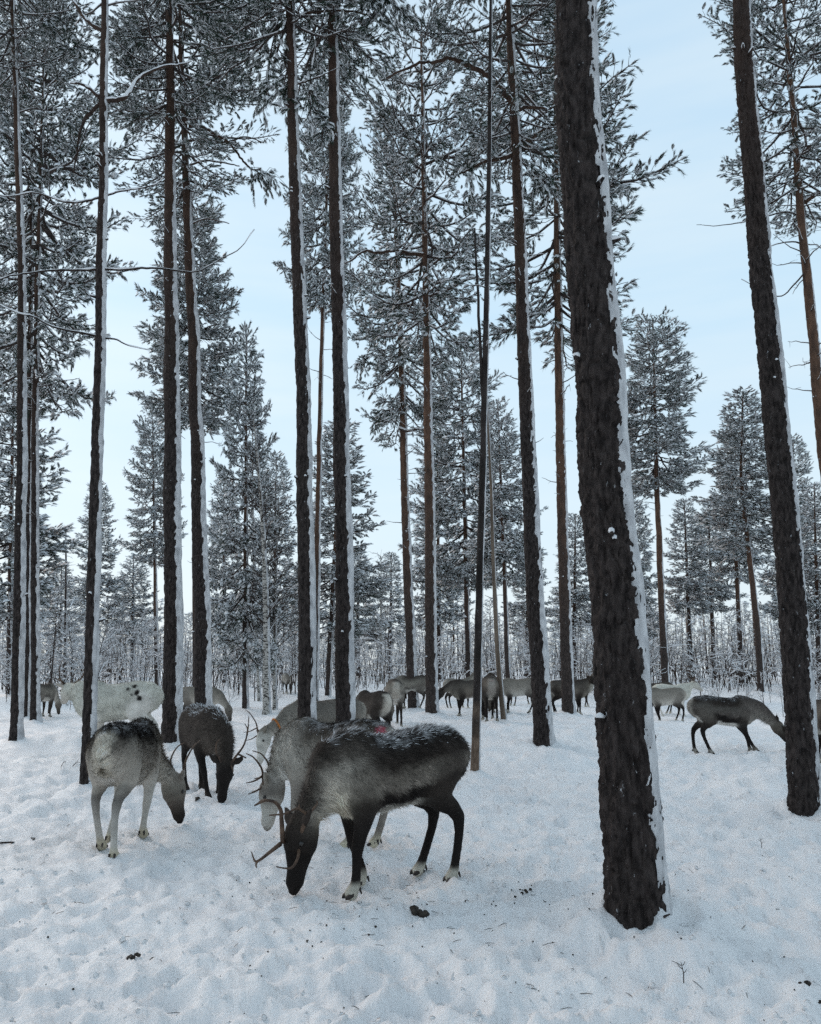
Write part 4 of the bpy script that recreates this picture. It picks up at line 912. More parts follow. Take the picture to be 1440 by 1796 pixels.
    for reg, pts, a, b_, side in pr:
        d, t_, u_ = tube_eval(V, pts, a, b_, side); W.append(np.exp(-np.clip(d, -.02, 2) / (.03 if reg in ('trunk', 'neck') else .018)))
        u2 = u_ + .10 * nz1
        if reg == 'trunk':
            c = rampc(u2, coat['trunk']); k = (sstep(-.46, -.56, V[:, 0] + .03 * nz1) * (1 - sstep(.055, .125, np.abs(V[:, 1]) + .025 * nz1 + .12 * np.clip(V[:, 2] - .8, 0, 1))) * (1 - sstep(.92, .985, V[:, 2])))[:, None]; c = c * (1 - k) + np.array(coat.get('rump', GRY)) * k
            k2 = sstep(.14, .44, V[:, 0] + .05 * nz1)[:, None]; c = c * (1 - k2) + rampc(u2, coat['neck']) * k2; fl = np.tile((-.8, 0, -.45), (len(V), 1))
        elif reg == 'neck': c = rampc(u2, coat['neck']); dn = n0 - Pl; dn /= np.linalg.norm(dn); fl = np.tile(dn * .6 + np.array((-.1, 0, -.6)), (len(V), 1))
        elif reg == 'head': c = rampc(t_ + .04 * nz1, coat['head']); fl = np.tile(-f, (len(V), 1))
        elif reg == 'ear': c = np.tile(coat.get('ear', GRY), (len(V), 1)); fl = np.tile(-f, (len(V), 1))
        elif reg == 'tail': c = np.tile(coat.get('tail', WHT), (len(V), 1)); fl = np.tile((0, 0, -1.0), (len(V), 1))
        else:
            c = rampc(V[:, 2] + .02 * nz1, coat[reg]); fl = np.tile((-.15, 0, -1.0), (len(V), 1))
        C.append(c); FL.append(fl)
    W = np.stack(W, 1) ** 2; W /= W.sum(1)[:, None] + 1e-12; col = np.einsum('nk,nkc->nc', W, np.stack(C, 1)); flow = np.einsum('nk,nkc->nc', W, np.stack(FL, 1))
    for (sx, sy, sz_), sr, sc_ in spots:
        d = np.linalg.norm(V - np.array((sx, sy, sz_)), axis=1) / sr + .3 * nz1; k = (1 - sstep(.7, 1.1, d))[:, None]; col = col * (1 - k) + np.array(sc_) * k
    col = np.clip(col * (1 + .16 * nz1[:, None]), .004, .9)
    # vertex normals
    fn = np.cross(V[F[:, 2]] - V[F[:, 0]], V[F[:, 3]] - V[F[:, 1]]); VN = np.zeros_like(V)
    for q in range(4): np.add.at(VN, F[:, q], fn)
    VN /= np.linalg.norm(VN, axis=1)[:, None] + 1e-12
    if dust:
        sp = fbm(V[:, 0] * 40, V[:, 1] * 40 + V[:, 2] * 30, seed + 9, 2); k = (sstep(.5, .95, VN[:, 2]) * sstep(.2, .7, sp + .5 * fbm(V[:, 0] * 6, V[:, 1] * 6, seed + 4, 2) + .2) * dust * (V[:, 2] > .8))[:, None]; col = col * (1 - k) + np.array((.75, .77, .8)) * k
    body = obj('body', mesh_np('body', toW(V), F, 'coat', True, coat=col), root)
    if fur:
        A = np.linalg.norm(fn, axis=1); pick = rg.choice(len(F), fur, p=A / A.sum()); w4 = rg.dirichlet((1, 1, 1, 1), fur)
        ip = lambda X: np.einsum('nq,nqc->nc', w4, X[F[pick]]); P = ip(V); Nn = ip(VN); fl = ip(flow); cc = ip(col)
        fl = fl - Nn * np.sum(fl * Nn, 1)[:, None]; fl /= np.linalg.norm(fl, axis=1)[:, None] + 1e-9
        fl = fl + rg.normal(size=(fur, 3)) * .22 + Nn * rg.uniform(.10, .42, (fur, 1)); fl /= np.linalg.norm(fl, axis=1)[:, None]
        wreg = np.einsum('nq,nq->n', w4, W[F[pick]][:, :, 1]); wtr = np.einsum('nq,nq->n', w4, W[F[pick]][:, :, 0])
        under = ((wreg > .5) & (Nn[:, 2] < -.1)).astype(float)
        ln = (.014 + .034 * wtr + .05 * wreg + .04 * under) * rg.uniform(.6, 1.2, fur); wd = np.cross(fl, Nn); wd /= np.linalg.norm(wd, axis=1)[:, None] + 1e-9; hw_ = .0024
        clump = fbm(P[:, 0] * 26 + P[:, 1] * 17, P[:, 2] * 22 - P[:, 0] * 8 + P[:, 1] * 9, seed + 31, 2); cc = np.clip(cc * rg.uniform(.68, 1.4, (fur, 1)) * (1 + .55 * clump[:, None]), .004, .9)
        fl = fl + Nn * (.16 * clump[:, None]); fl /= np.linalg.norm(fl, axis=1)[:, None]
        if dust:
            k = (rg.random(fur) < dust * .35 * sstep(.45, .95, Nn[:, 2]) * (P[:, 2] > .78)); cc[k] = (.8, .82, .85)
        P0 = P - Nn * .003; X = np.stack([P0 + wd * hw_, P0 - wd * hw_, P0 + fl * ln[:, None]], 1).reshape(-1, 3)
        fo = obj('fur', mesh_np('fur', toW(X), np.arange(3 * fur).reshape(-1, 3), 'fur', False, coat=np.repeat(cc, 3, 0)), body); fo['kind'] = 'stuff'
    # eyes
    if parts:
        for s_ in (1, -1):
            c = Pl + f * HL * .31 + sd * s_ * .083 + up * .030; th, ph = np.meshgrid(np.linspace(0, math.pi, 7), np.linspace(0, 2 * math.pi, 10, endpoint=False), indexing='ij'); E = np.stack([np.sin(th) * np.cos(ph), np.sin(th) * np.sin(ph), np.cos(th)], -1).reshape(-1, 3) * .018 + c
            i, j = np.meshgrid(np.arange(6), np.arange(10), indexing='ij'); Fq = np.stack([i * 10 + j, (i + 1) * 10 + j, (i + 1) * 10 + (j + 1) % 10, i * 10 + (j + 1) % 10], -1).reshape(-1, 4); obj('eye', mesh_np('eye', toW(E), Fq, 'eye'), root)
        for k, (hx, hy) in enumerate(hv):
            mb = MB(); ex = hx + (.02 if k < 2 else .01)
            for s_ in (1, -1):
                mb.tube([(ex - .03, hy + s_ * .016, .03), (ex + .005, hy + s_ * .021, .018), (ex + .035, hy + s_ * .024, .006), (ex + .052, hy + s_ * .020, -.004)], [.018, .024, .019, .006], 7, .8)
                mb.tube([(ex - .05, hy + s_ * .02, .05), (ex - .062, hy + s_ * .024, .015)], [.010, .005], 5)
            me = mb.mesh('hoof', 'hoof'); 
            co = np.zeros(len(me.vertices) * 3, np.float32); me.vertices.foreach_get('co', co); me.vertices.foreach_set('co', toW(co.reshape(-1, 3)).astype(np.float32).ravel()); obj('hoof', me, root)
    # antlers
    if antlers:
        for s_, sc_, tines in antlers:
            fr = lambda q: Pl + (f * q[0] + sd * s_ * q[1] + up * q[2]); mb = MB(); r_ = .0155
            beam = curve([fr((.05, .035, .06)), fr((-.05 * sc_, .06 + .03 * sc_, .06 + .03 * sc_)), fr((-.20 * sc_, .06 + .12 * sc_, .06 + .06 * sc_)), fr((-.33 * sc_, .06 + .14 * sc_, .06 + .20 * sc_)), fr((-.36 * sc_, .06 + .09 * sc_, .06 + .34 * sc_))], 16); mb.tube(beam, np.linspace(r_ * (.7 + .4 * sc_), .004, 16), 7)
            T_ = [(1, (.14, .03, .12), (.2, .02, .22)), (5, (-.02, .16, .14), (.03, .16, .25)), (10, (-.44, .16, .14), (-.52, .15, .22)), (13, (-.46, .1, .26), (-.55, .07, .3)), (12, (-.30, .24, .30), (-.31, .28, .36))]
            for bi, q1, q2 in T_[:tines]:
                g1 = fr((q1[0] * sc_, .05 + q1[1] * sc_, .05 + q1[2] * sc_)); g2 = fr((q2[0] * sc_, .05 + q2[1] * sc_, .05 + q2[2] * sc_)); P = curve([beam[bi], g1, g2], 7); mb.tube(P, np.linspace(.011, .004, 7), 6)
            me = mb.mesh('antler', 'antler'); co = np.zeros(len(me.vertices) * 3, np.float32); me.vertices.foreach_get('co', co); me.vertices.foreach_set('co', toW(co.reshape(-1, 3)).astype(np.float32).ravel()); obj('antler', me, root)
    if world_antlers:
        for polys in world_antlers:
            mb = MB()
            for pts, r0_, r1_ in polys:
                P = curve(np.array(pts) - np.array(loc), 5 * len(pts)); mb.tube(P, np.linspace(r0_ * 1.3, r1_ * 1.2, len(P)), 8)
            obj('antler', mb.mesh('antler', 'antler'), root)
    if collar:
        i = 5; c = nk[i] * .55 + nk[i - 1] * .45; D = nk[i] - nk[i - 1]; D /= np.linalg.norm(D); S2 = np.array((0, 1.0, 0)) - D * D[1]; S2 /= np.linalg.norm(S2); U2 = np.cross(D, S2); th = np.linspace(0, 2 * math.pi, 29); mb = MB()
        P = c + .088 * np.cos(th)[:, None] * S2 + .122 * np.sin(th)[:, None] * U2; mb.tube(P, np.full(29, .016), 6, 1.0); me = mb.mesh('collar', 'collar'); co = np.zeros(len(me.vertices) * 3, np.float32); me.vertices.foreach_get('co', co); me.vertices.foreach_set('co', toW(co.reshape(-1, 3)).astype(np.float32).ravel()); obj('collar', me, root)
    return root, Pl, f, sd, up

def local(P, loc, yaw, S):
    d = (np.asarray(P, float) - loc) / S; c, s_ = math.cos(-yaw), math.sin(-yaw); return np.array((d[0] * c - d[1] * s_, d[0] * s_ + d[1] * c, d[2]))
def base_of(x, y): return np.array((x, y, float(gz(x, y)[0]) * .4 + tz(x, y) * .6 - .01))

def near_deer(label, cxy, yaw_deg, S, coat, hoof_px, poll, nose, mid, **kw):
    """hoof_px: photo points of the hooves (None where hidden); poll, nose, mid: (px, py, distance)"""
    yaw = math.radians(yaw_deg); loc = base_of(*cxy); dflt = [(.30, .12), (.27, -.12), (-.40, .12), (-.36, -.12)]; hv = []
    for k, hp in enumerate(hoof_px):
        if hp is None: hv.append(dflt[k]); continue
        q = local(ground(*hp), loc, yaw, S); off = np.array(q[:2]) - np.array(dflt[k]); hv.append(tuple(np.array(dflt[k]) + np.clip(off, -.30, .30) * np.array((1, .55))))
    L = [local(at_y(*p), loc, yaw, S) for p in (mid, poll, nose)]
    L = [np.asarray(v, float) for v in kw.pop('pose', L)]
    hd = L[2] - L[1]; L[2] = L[1] + hd / np.linalg.norm(hd) * np.clip(np.linalg.norm(hd), .36, .43)
    return reindeer(label, loc, yaw, S, coat, L, hooves=hv, **kw)

LEGD = [(0, (.5, .47, .4)), (.045, (.5, .47, .4)), (.085, BLK), (.45, BLK), (.62, DRK), (.9, DRK)]
def legs(c, up_, fringe=(.5, .47, .4)): return [(0, fringe), (.05, fringe), (.10, c), (.42, c), (.6, up_), (.9, up_)]
c1 = dict(trunk=[(-1, PAL), (-.90, PAL), (-.80, BLK), (-.46, BLK), (-.28, (.20, .175, .15)), (.0, (.17, .148, .125)), (.26, DRK), (1, (.014, .012, .011))], rump=DRK, neck=[(-1, (.52, .46, .36)), (-.2, (.46, .42, .36)), (.2, (.34, .31, .27)), (.48, (.12, .105, .09)), (1, DRK)],
          head=[(-.1, (.10, .085, .07)), (.06, BRN), (.25, DRK), (.5, BLK), (1, BLK)], ear=DRK, foreleg=legs(BLK, DRK), hindleg=legs(BLK, DRK), tail=DRK)
P1 = ground(625, 1577); P2 = ground(640, 1555); P3 = ground(800, 1548); P4 = ground(735, 1533); cc = (P1 + P2 + P3 + P4) / 4
YN = gy(505, 1590) + .06
def A1(*pts): return [at_y(px, py, YN + y) for px, py, y in pts]
near_deer('big dark-backed reindeer closest to the camera, muzzle in the snow, brown branching antlers', (cc[0] - .09, cc[1] + .02), 214, 1.05, c1, [(625, 1577), (640, 1555), (800, 1548), (735, 1533)],
          (531, 1458, YN + .10), (508, 1572, YN), (574, 1372, YN + .20), voxel=.0165, fur=60000, dust=.5, seed=1, ear_out=.75,
          world_antlers=[[(A1((496, 1478, .0), (494, 1440, -.04), (492, 1420, -.06), (482, 1407, -.08), (466, 1404, -.1), (452, 1410, -.1), (446, 1413, -.1)), .013, .004), (A1((492, 1480, 0), (474, 1494, -.06), (456, 1508, -.1), (447, 1510, -.12), (441, 1494, -.12)), .012, .003), (A1((452, 1510, -.11), (449, 1516, -.12), (450, 1522, -.12)), .007, .003), (A1((483, 1407, -.08), (462, 1403, -.02), (448, 1412, 0)), .007, .003)],
                         [(A1((524, 1480, .02), (530, 1455, -.0), (537, 1438, -.02), (540, 1430, -.02), (530, 1422, -.04), (520, 1418, -.06), (500, 1427, -.1), (472, 1430, -.14)), .012, .004), (A1((539, 1432, -.02), (550, 1418, 0), (556, 1410, .02), (556, 1404, .02)), .007, .003), (A1((524, 1482, .02), (523, 1502, -.06), (514, 1520, -.1), (502, 1523, -.11), (484, 1520, -.12)), .009, .003), (A1((524, 1420, -.05), (525, 1411, -.05)), .006, .003)]])
c2 = dict(trunk=[(-1, WHT), (-.6, LGT), (.1, (.32, .295, .26)), (.36, (.2, .18, .155)), (.66, (.07, .06, .05)), (1, BLK)], rump=(.5, .46, .4), neck=[(-1, WHT), (0, (.50, .47, .42)), (.6, (.40, .37, .33)), (1, (.2, .18, .155))],
          head=[(-.1, (.12, .105, .09)), (.15, (.10, .088, .075)), (.36, (.2, .18, .16)), (.6, (.55, .53, .48)), (.9, (.5, .48, .44)), (1, (.15, .13, .12))], ear=LGT, foreleg=legs((.27, .24, .21), LGT, (.6, .55, .42)), hindleg=legs((.27, .24, .21), LGT, (.6, .55, .42)), tail=WHT)
near_deer('pale grey reindeer with dark back and pink-marked rump, right behind the closest one', (-.70, 7.6), 150, 1.05, c2, [None, None, (605, 1490), None], (498, 1398, 7.9), (478, 1462, 7.75), (515, 1345, 7.95), pose=[(.50, .02, .68), (.58, .06, .45), (.64, .09, .09)], voxel=.019, fur=40000, dust=.3, seed=2,
          spots=[((-.53, .09, .94), .05, (.36, .08, .11)), ((-.57, -.02, .82), .05, BRN)],
          antlers=[(1, .6, 2), (-1, .6, 2)])
c3 = dict(trunk=[(-1, WHT), (-.55, (.42, .38, .33)), (0, (.25, .22, .19)), (.32, (.12, .105, .09)), (.62, BLK), (1, BLK)], rump=(.58, .53, .45), neck=[(-1, (.58, .53, .46)), (-.2, (.40, .36, .31)), (.5, (.26, .23, .2)), (1, (.08, .07, .06))],
          head=[(-.1, (.24, .21, .18)), (.25, (.22, .2, .17)), (.55, (.12, .10, .085)), (.8, DRK), (1, BLK)], ear=(.3, .27, .24), foreleg=legs((.46, .44, .40), (.33, .29, .25), (.5, .45, .34)), hindleg=[(0, (.5, .45, .34)), (.06, (.5, .45, .34)), (.12, (.48, .46, .42)), (.3, (.40, .38, .35)), (.43, (.17, .155, .14)), (.55, (.42, .38, .33)), (.75, (.32, .285, .245)), (.9, (.2, .18, .155))], tail=(.66, .6, .5))
near_deer('grey reindeer with its pale rump towards the camera and head lowered to one side', (-2.52, 7.62), 90, 1.04, c3, [(187, 1475), (240, 1465), (177, 1487), (200, 1508)], (302, 1374, 8.3), (320, 1440, 8.35), (268, 1335, 8.15), voxel=.018, fur=48000, dust=.3, seed=3, ear_out=.8, antlers=[(1, .75, 0), (-1, .75, 0)],
          spots=[((-.575, 0, .66), .05, (.12, .10, .07))])
c4 = dict(trunk=[(-1, (.1, .08, .07)), (-.3, (.062, .05, .042)), (.3, (.05, .041, .036)), (.7, DRK), (1, BLK)], rump=DRK, neck=[(-1, (.12, .10, .085)), (0, (.075, .061, .052)), (1, DRK)], head=[(-.1, (.075, .062, .055)), (.15, DRK), (.4, BLK), (1, BLK)], ear=DRK, foreleg=legs(BLK, DRK, DRK), hindleg=legs(BLK, DRK, DRK), tail=DRK)
near_deer('dark brown reindeer facing the camera with its head down', (-2.62, 10.75), -60, 1.06, c4, [None, (373, 1402), None, (330, 1382)], (396, 1338, 9.95), (389, 1403, 9.75), (396, 1296, 10.15), voxel=.019, fur=26000, dust=.55, seed=4, ear_out=.9, antlers=[(1, .9, 3), (-1, .5, 0)])
c5 = dict(trunk=[(-1, PAL), (-.4, (.24, .22, .19)), (.3, (.20, .182, .16)), (1, (.13, .115, .10))], rump=LGT, neck=[(-1, WHT), (0, (.34, .31, .27)), (1, (.2, .18, .155))], head=[(-.1, (.11, .095, .08)), (.08, (.2, .18, .15)), (.22, (.5, .48, .43)), (1, WHT)], ear=(.2, .18, .15), foreleg=legs((.3, .27, .24), GRY), hindleg=legs((.3, .27, .24), GRY), tail=WHT)
near_deer('pale grey reindeer with white face and orange collar behind the twin straight trunks', (-1.42, 13.7), 192, 1.05, c5, [None] * 4, (464, 1288, 13.15), (450, 1349, 12.95), (493, 1272, 13.3), voxel=.02, fur=16000, seed=5, ear_out=.9, collar=True, antlers=[(-1, .8, 2)])
WH6 = (.52, .51, .45); c6 = dict(trunk=[(-1, (.44, .43, .38)), (0, WH6), (1, (.55, .54, .48))], rump=WH6, neck=[(-1, WH6), (1, WH6)], head=[(0, WH6), (1, (.45, .42, .38))], ear=(.4, .37, .33), foreleg=legs(WHT, WHT, WHT), hindleg=legs(WHT, WHT, WHT), tail=WHT)
reindeer('big white reindeer with a few dark flecks on its flank, left of the snow-plastered trunk', base_of(*place(196, 14.8)[:2]), math.radians(178), 1.27, c6, [(.60, -.08, .86), (.74, -.16, .90), (.92, -.42, .74)], hooves=[(.30, .12), (.24, -.12), (-.68, .12), (-.52, -.12)], voxel=.022, fur=16000, seed=6, fat=.95, ear_out=.9, antlers=[(1, .75, 2), (-1, .75, 2)],
         spots=[((-.30, .13, .95), .032, BLK), ((-.22, .16, .92), .032, BLK), ((-.36, .17, .86), .038, BLK), ((-.40, .18, .79), .036, BLK), ((-.29, .18, .83), .018, BLK)])
c22 = dict(trunk=[(-1, WHT), (-.84, WHT), (-.74, BLK), (-.38, BLK), (-.2, (.11, .095, .085)), (.2, (.10, .09, .08)), (.5, DRK), (1, BLK)], rump=(.28, .255, .22), neck=[(-1, (.34, .31, .27)), (0, (.15, .13, .115)), (1, (.06, .05, .045))], head=[(-.1, (.13, .115, .1)), (.4, (.1, .085, .07)), (.7, DRK), (1, BLK)], ear=DRK, foreleg=legs(BLK, DRK, (.22, .2, .17)), hindleg=[(0, (.35, .33, .29)), (.05, (.3, .28, .25)), (.1, BLK), (.4, BLK), (.52, DRK), (.7, (.13, .115, .1)), (.9, (.1, .09, .08))], tail=GRY)
near_deer('dark-legged reindeer walking with lowered neck towards the right edge trunk', tuple(place(1276, 15.9)[:2]), -2, 1.03, c22, [(1328, 1312), (1310, 1315), (1222, 1318), (1252, 1322)], (1360, 1268, 15.85), (1381, 1294, 15.7), (1338, 1248, 15.85), voxel=.021, fur=14000, dust=.25, seed=7, antlers=[(1, .3, 0)])

GRAZE = [(.60, 0, .64), (.80, 0, .42), (.90, 0, .06)]; LOW = [(.60, 0, .80), (.84, 0, .70), (1.06, 0, .42)]; UP = [(.52, 0, .98), (.64, 0, 1.14), (.98, 0, 1.04)]; LOOK = [(.54, -.02, .94), (.64, -.06, 1.06), (.74, -.36, .90)]
cg = dict(trunk=[(-1, WHT), (-.7, PAL), (-.5, (.1, .09, .08)), (-.2, (.2, .18, .155)), (.2, (.22, .2, .17)), (.6, (.10, .088, .075)), (1, DRK)], rump=(.40, .36, .31), neck=[(-1, PAL), (0, (.28, .255, .22)), (1, (.15, .135, .115))], head=[(0, (.2, .18, .15)), (.5, (.12, .105, .09)), (1, DRK)], ear=GRY, foreleg=legs(DRK, GRY), hindleg=legs(DRK, GRY), tail=WHT)
cd = dict(trunk=[(-1, PAL), (-.7, (.12, .1, .085)), (0, (.17, .145, .12)), (.5, (.11, .094, .08)), (1, DRK)], rump=(.30, .265, .225), neck=[(-1, (.2, .18, .15)), (0, (.12, .105, .09)), (1, DRK)], head=[(0, BRN), (.5, DRK), (1, BLK)], ear=DRK, foreleg=legs(BLK, DRK), hindleg=legs(BLK, DRK), tail=PAL)
c8 = dict(cd, trunk=[(-1, PAL), (-.7, BRN), (0, (.085, .07, .06)), (.5, DRK), (1, BLK)], rump=(.50, .46, .40), tail=WHT); cl = dict(cg, trunk=[(-1, WHT), (-.6, PAL), (0, (.30, .27, .235)), (.6, (.24, .215, .185)), (1, (.15, .135, .115))], foreleg=legs(BLK, GRY), hindleg=legs(BLK, GRY))
PINK = (.36, .12, .13)
herd = [
 (350, 24, 0, 1.0, GRAZE, cl, 'pale reindeer mostly hidden behind the trunk above the dark reindeer', {}),
 (652, 16.6, 122, 1.0, GRAZE, c8, 'dark-sided reindeer with white rump behind the pink-marked one', dict(voxel=.022)),
 (690, 19.6, 96, 1.08, GRAZE, cg, 'grey reindeer seen from behind, left of the two mid-picture pine trunks', dict(voxel=.024, antlers=[(1, .8, 2), (-1, .8, 2)])),
 (722, 27.5, 160, 1.05, GRAZE, cg, 'dark reindeer crossing behind the two mid-picture pine trunks', {}),
 (806, 29, 32, 1.0, UP, cl, 'pale-rumped reindeer at the left end of the herd beyond the dead stem', {}),
 (822, 23.8, 206, 1.0, LOW, cd, 'dark-nosed reindeer reaching left just behind the thin dark dead stem', {}),
 (858, 20.6, 91, 1.05, GRAZE, dict(cd, rump=(.3, .27, .24)), 'reindeer seen from behind with a pink rump, between the two dead stems', dict(voxel=.024, spots=[((-.57, .0, .86), .07, PINK)])),
 (862, 26, 78, 1.08, GRAZE, cg, 'reindeer whose back shows just over the one with the pink rump', {}),
 (910, 25.4, 166, 1.02, GRAZE, cl, 'grey reindeer side-on with pale rump, right of the pale barkless stem', dict(antlers=[(1, .6, 1)])),
 (884, 32, 130, 1.0, UP, cd, 'reindeer half hidden behind the pale barkless stem', {}),
 (944, 33, 40, 1.0, GRAZE, cg, 'reindeer showing only beside the arching-limbed pine', {}),
 (1000, 26.5, 2, 1.05, LOOK, dict(cd, head=[(0, BRN), (.5, DRK), (.8, BLK), (1, PAL)], rump=(.34, .3, .26)), 'dark-faced reindeer looking towards the camera, behind the slim reddish pine', dict(antlers=[(1, .7, 2), (-1, .7, 2)])),
 (1016, 32, 12, 1.05, UP, cg, 'antlered reindeer standing behind the one that looks at the camera', dict(antlers=[(1, 1.0, 4), (-1, 1.0, 4)])),
 (1168, 25.5, 182, 1.0, LOW, cl, 'tan reindeer with black legs emerging right of the thickest trunk', {}),
 (1150, 29, 176, 1.05, UP, cd, 'brown antlered reindeer just behind the tan black-legged one', dict(antlers=[(1, 1.0, 4), (-1, 1.0, 4)])),
 (1182, 28, -4, 1.03, [(.54, 0, .92), (.68, 0, 1.02), (.96, 0, .82)], c6, 'white antlered reindeer looking right behind the tan black-legged one', dict(antlers=[(1, 1.1, 4), (-1, 1.1, 4)])),
 (1449, 13.2, 96, 1.05, GRAZE, cd, 'dark reindeer cut off by the right edge of the picture', dict(voxel=.022)),
 (1188, 78, 182, 1.05, LOW, cl, 'tiny far reindeer side-on next to the lone tall reddish pine', dict(voxel=.035)),
 (1322, 58, 172, 1.1, LOW, cd, 'far dark reindeer in the shrubs under the pointed snowy pine', dict(voxel=.035)),
 (1296, 64, 10, 1.0, GRAZE, cd, 'far dark reindeer grazing left of the one in the shrubs', dict(voxel=.035)),
 (1424, 64, 178, 1.05, GRAZE, cd, 'far reindeer glimpsed right of the right edge trunk', dict(voxel=.035)),
 (73, 27, 80, 1.05, GRAZE, cg, 'reindeer glimpsed behind the innermost of the three left pines', {}),
 (503, 46, 85, 1.1, GRAZE, cl, 'far snow-dusted reindeer from behind, right of the birches', dict(voxel=.03, dust=.8)),
]
for k, (px, d, yw, S, pose, coat, label, kw) in enumerate(herd):
    p = place(px, d); rr_ = np.random.default_rng(900 + k); hv = [(x + rr_.uniform(-.12, .12), y + rr_.uniform(-.02, .02)) for x, y in ((.28, .12), (.27, -.12), (-.40, .12), (-.38, -.12))]
    kw = dict(kw); kw.setdefault('voxel', .033); reindeer(label, base_of(p[0], p[1]), math.radians(yw), S, coat, pose, hooves=hv, seed=20 + k, parts=d < 28, **kw)

# ------------------------------------------------------------------ small things lying on the snow
def on_snow(px, py):
    p = ground(px, py); return np.array((p[0], p[1], float(gz(p[0], p[1])[0])))
def lump(g, c, r, flat=.7, n=7, m=10):
    th, ph = np.meshgrid(np.linspace(0, math.pi, n), np.linspace(0, 2 * math.pi, m, endpoint=False), indexing='ij'); k = 1 + .22 * vnoise(ph * 1.3 + g.uniform(0, 50), th * 2.2, 3)
    V = np.stack([np.sin(th) * np.cos(ph) * k, np.sin(th) * np.sin(ph) * k, np.cos(th) * k * flat], -1).reshape(-1, 3) * r + c
    i, j = np.meshgrid(np.arange(n - 1), np.arange(m), indexing='ij'); return V, np.stack([i * m + j, (i + 1) * m + j, (i + 1) * m + (j + 1) % m, i * m + (j + 1) % m], -1).reshape(-1, 4)
def heap(px, py, n, spread, r, name, label, cat, flat=.7):
    g = np.random.default_rng(int(px)); p = on_snow(px, py); mb = MB()
    for k in range(n):
        q = g.normal(size=2) * spread; z = float(gz(p[0] + q[0], p[1] + q[1])[0]) - p[2]; mb.add(*lump(g, (q[0], q[1], z + r * .3), r * g.uniform(.6, 1.3), flat))
    o = tag(obj(name, mb.mesh(name, 'dung'), None, p), label, cat)
    if name == 'dung_pellets': o['kind'] = 'stuff'
    return o
heap(733, 1609, 7, .022, .027, 'dung_pile', 'dark clump of dung on the snow below the closest reindeer’s hind legs', 'dung')
heap(241, 1692, 9, .045, .0125, 'dung_pellets', 'small scatter of dark pellets alone on the snow at lower left', 'dung')
heap(918, 1574, 18, .10, .009, 'dung_pellets', 'scatter of tiny pellets on the snow left of the thickest trunk’s foot', 'dung')
heap(345, 1408, 5, .05, .020, 'dung_pellets', 'pellets beside the dark camera-facing reindeer’s hooves', 'dung')
heap(1428, 1750, 5, .03, .014, 'dung_pellets', 'pellets at the lower right corner of the snow', 'dung')
heap(572, 1452 + 190, 12, .16, .007, 'dung_pellets', 'crumbs on the snow left of the dung clump, under the closest reindeer’s muzzle', 'dung')
def twig(pts, r, label, forks=(), lift=.012):
    P = np.array([on_snow(*q) + (0, 0, lift) for q in pts]); mb = MB(); mb.tube(curve(P - P[0], 4 * len(P)), np.linspace(r, r * .5, 4 * len(P)), 6)
    for (a, b_) in forks: A = on_snow(*a) + (0, 0, lift) - P[0]; B = on_snow(*b_) + (0, 0, lift + .02) - P[0]; mb.tube([A, (A + B) / 2, B], [r * .6, r * .5, r * .3], 5)
    tag(obj('twig', mb.mesh('twig', 'twig'), None, P[0]), label, 'twig')
twig([(0, 1485), (20, 1481), (42, 1478), (60, 1481)], .009, 'thin dark twig lying on the snow at the left edge', [((54, 1480), (62, 1477))])
twig([(107, 1349), (112, 1342), (117, 1336)], .006, 'short twig stuck in the snow left of the slim pine', lift=.03)
twig([(127, 1347), (134, 1342), (142, 1339)], .006, 'tiny forked twig at the foot of the slim pine', [((133, 1343), (138, 1337))], lift=.03)
twig([(1168, 1662), (1178, 1658)], .007, 'short dark bit of bark on the snow by the thickest trunk’s foot')
twig([(1290, 1336), (1305, 1340), (1312, 1336)], .007, 'crooked twig on the snow below the walking reindeer’s front hooves', [((1308, 1338), (1312, 1330))], lift=.04)
def sprig(px, py, h, label):
    p = on_snow(px, py); mb = MB(); mb.tube([(0, 0, -.02), (.004, 0, h * .5), (-.006, 0, h)], [.003, .0025, .0015], 5)
    for z, dx in ((.5, .02), (.7, -.022), (.85, .014)): mb.tube([(0, 0, h * z), (dx * .6, 0, h * (z + .08)), (dx, 0, h * (z + .2))], [.002, .0018, .001], 4)
    tag(obj('sprig', mb.mesh('sprig', 'twig'), None, p), label, 'sprig')
sprig(1199, 1730, .10, 'small dry sprig standing in the snow at lower right')
sprig(1336, 1490, .09, 'small dry sprig in the snow below the right edge trunk')
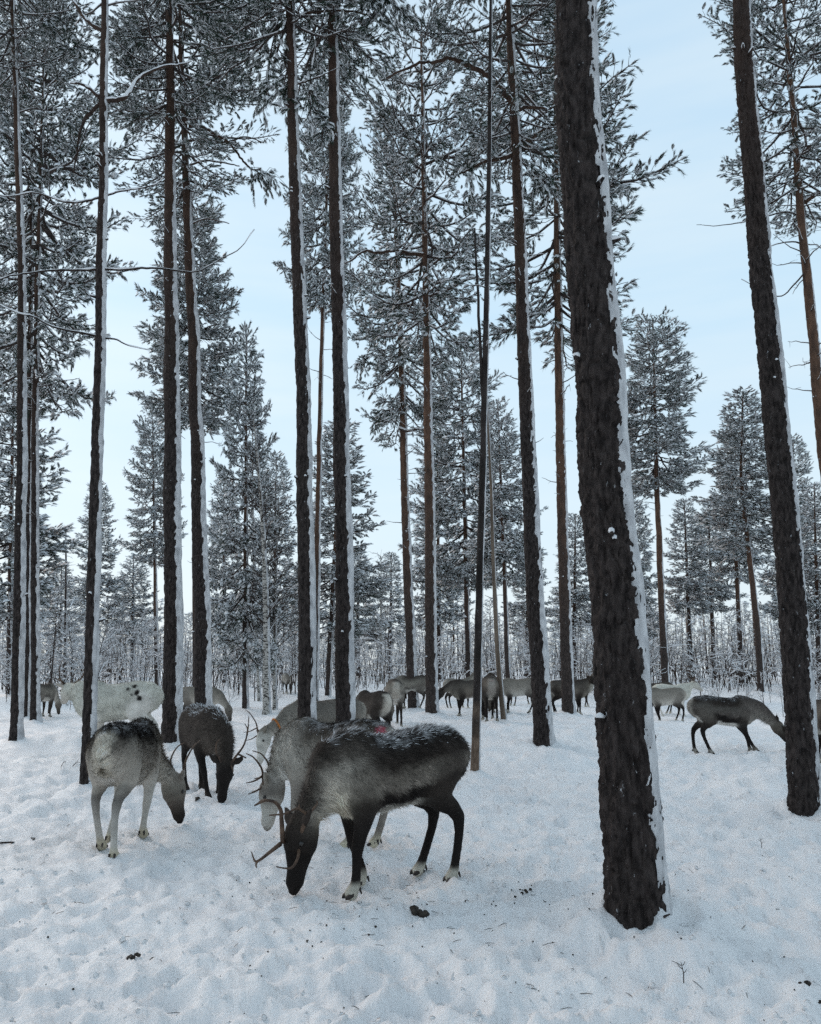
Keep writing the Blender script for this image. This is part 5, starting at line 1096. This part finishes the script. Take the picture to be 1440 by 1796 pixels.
def clods():
    """crumbs of kicked-up snow"""
    g = np.random.default_rng(78); n = 5600; r_ = 2.3 + 13 * g.random(n) ** 1.5; x = g.uniform(-.54, .54, n) * r_; y = r_; tr_ = fbm(x * 0.30 + 4, y * 0.30 - 2, 21, 2) + .25 + .5 * fbm(x * 1.1, y * 1.1, 91, 2); k = (tr_ > .05) & (g.random(n) < .55); x = x[k]; y = y[k]; Z = gz(x, y); n = len(x)
    base, Fq = lump(g, np.zeros(3), 1.0, .75, 4, 5); sz = (.004 + .016 * g.random(n) ** 2.5); a = g.uniform(0, 6.28, n)
    V = base[None] * sz[:, None, None] * g.uniform(.7, 1.3, (n, 1, 3)); c, s_ = np.cos(a)[:, None], np.sin(a)[:, None]; V = np.stack([V[..., 0] * c - V[..., 1] * s_, V[..., 0] * s_ + V[..., 1] * c, V[..., 2]], -1) + np.stack([x, y, Z], -1)[:, None]
    o = obj('snow_clods', mesh_np('snow_clods', V.reshape(-1, 3), (Fq[None] + (np.arange(n) * len(base))[:, None, None]).reshape(-1, 4), 'snow')); o['kind'] = 'stuff'; o['label'] = 'crumbs of kicked-up snow on the trampled ground'; o['category'] = 'snow'
clods()
def litter():
    g = np.random.default_rng(77); mb = MB(); n = 640
    r_ = 2.2 + 9 * g.random(n) ** 1.3; x = g.uniform(-.52, .52, n) * r_; y = r_.copy(); k = g.random(n) < .5; x[k] = g.normal(.3, .95, k.sum()); y[k] = g.normal(5.6, 1.1, k.sum()); k = y > 2; x = x[k]; y = y[k]; Z = gz(x, y)
    for k in range(len(x)):
        p = np.array((x[k], y[k], Z[k]))
        if g.random() < .62: mb.add(*lump(g, p + (0, 0, .002), g.uniform(.0025, .0068), .8, 4, 5))
        else:
            a = g.uniform(0, 6.28); L = g.uniform(.012, .045); v_ = np.array((math.cos(a) * L, math.sin(a) * L, .004)); mb.add(*sticks(np.array([p - v_ + (0, 0, .004)]), np.array([p + (0, 0, .007)]), np.array([p + v_ + (0, 0, .004)]), np.array([(.0016, .0018, .0012)])))
    o = obj('litter', mb.mesh('litter', 'dung')); o['kind'] = 'stuff'; o['label'] = 'specks of bark, needles and pellets strewn over the snow'; o['category'] = 'litter'
litter()
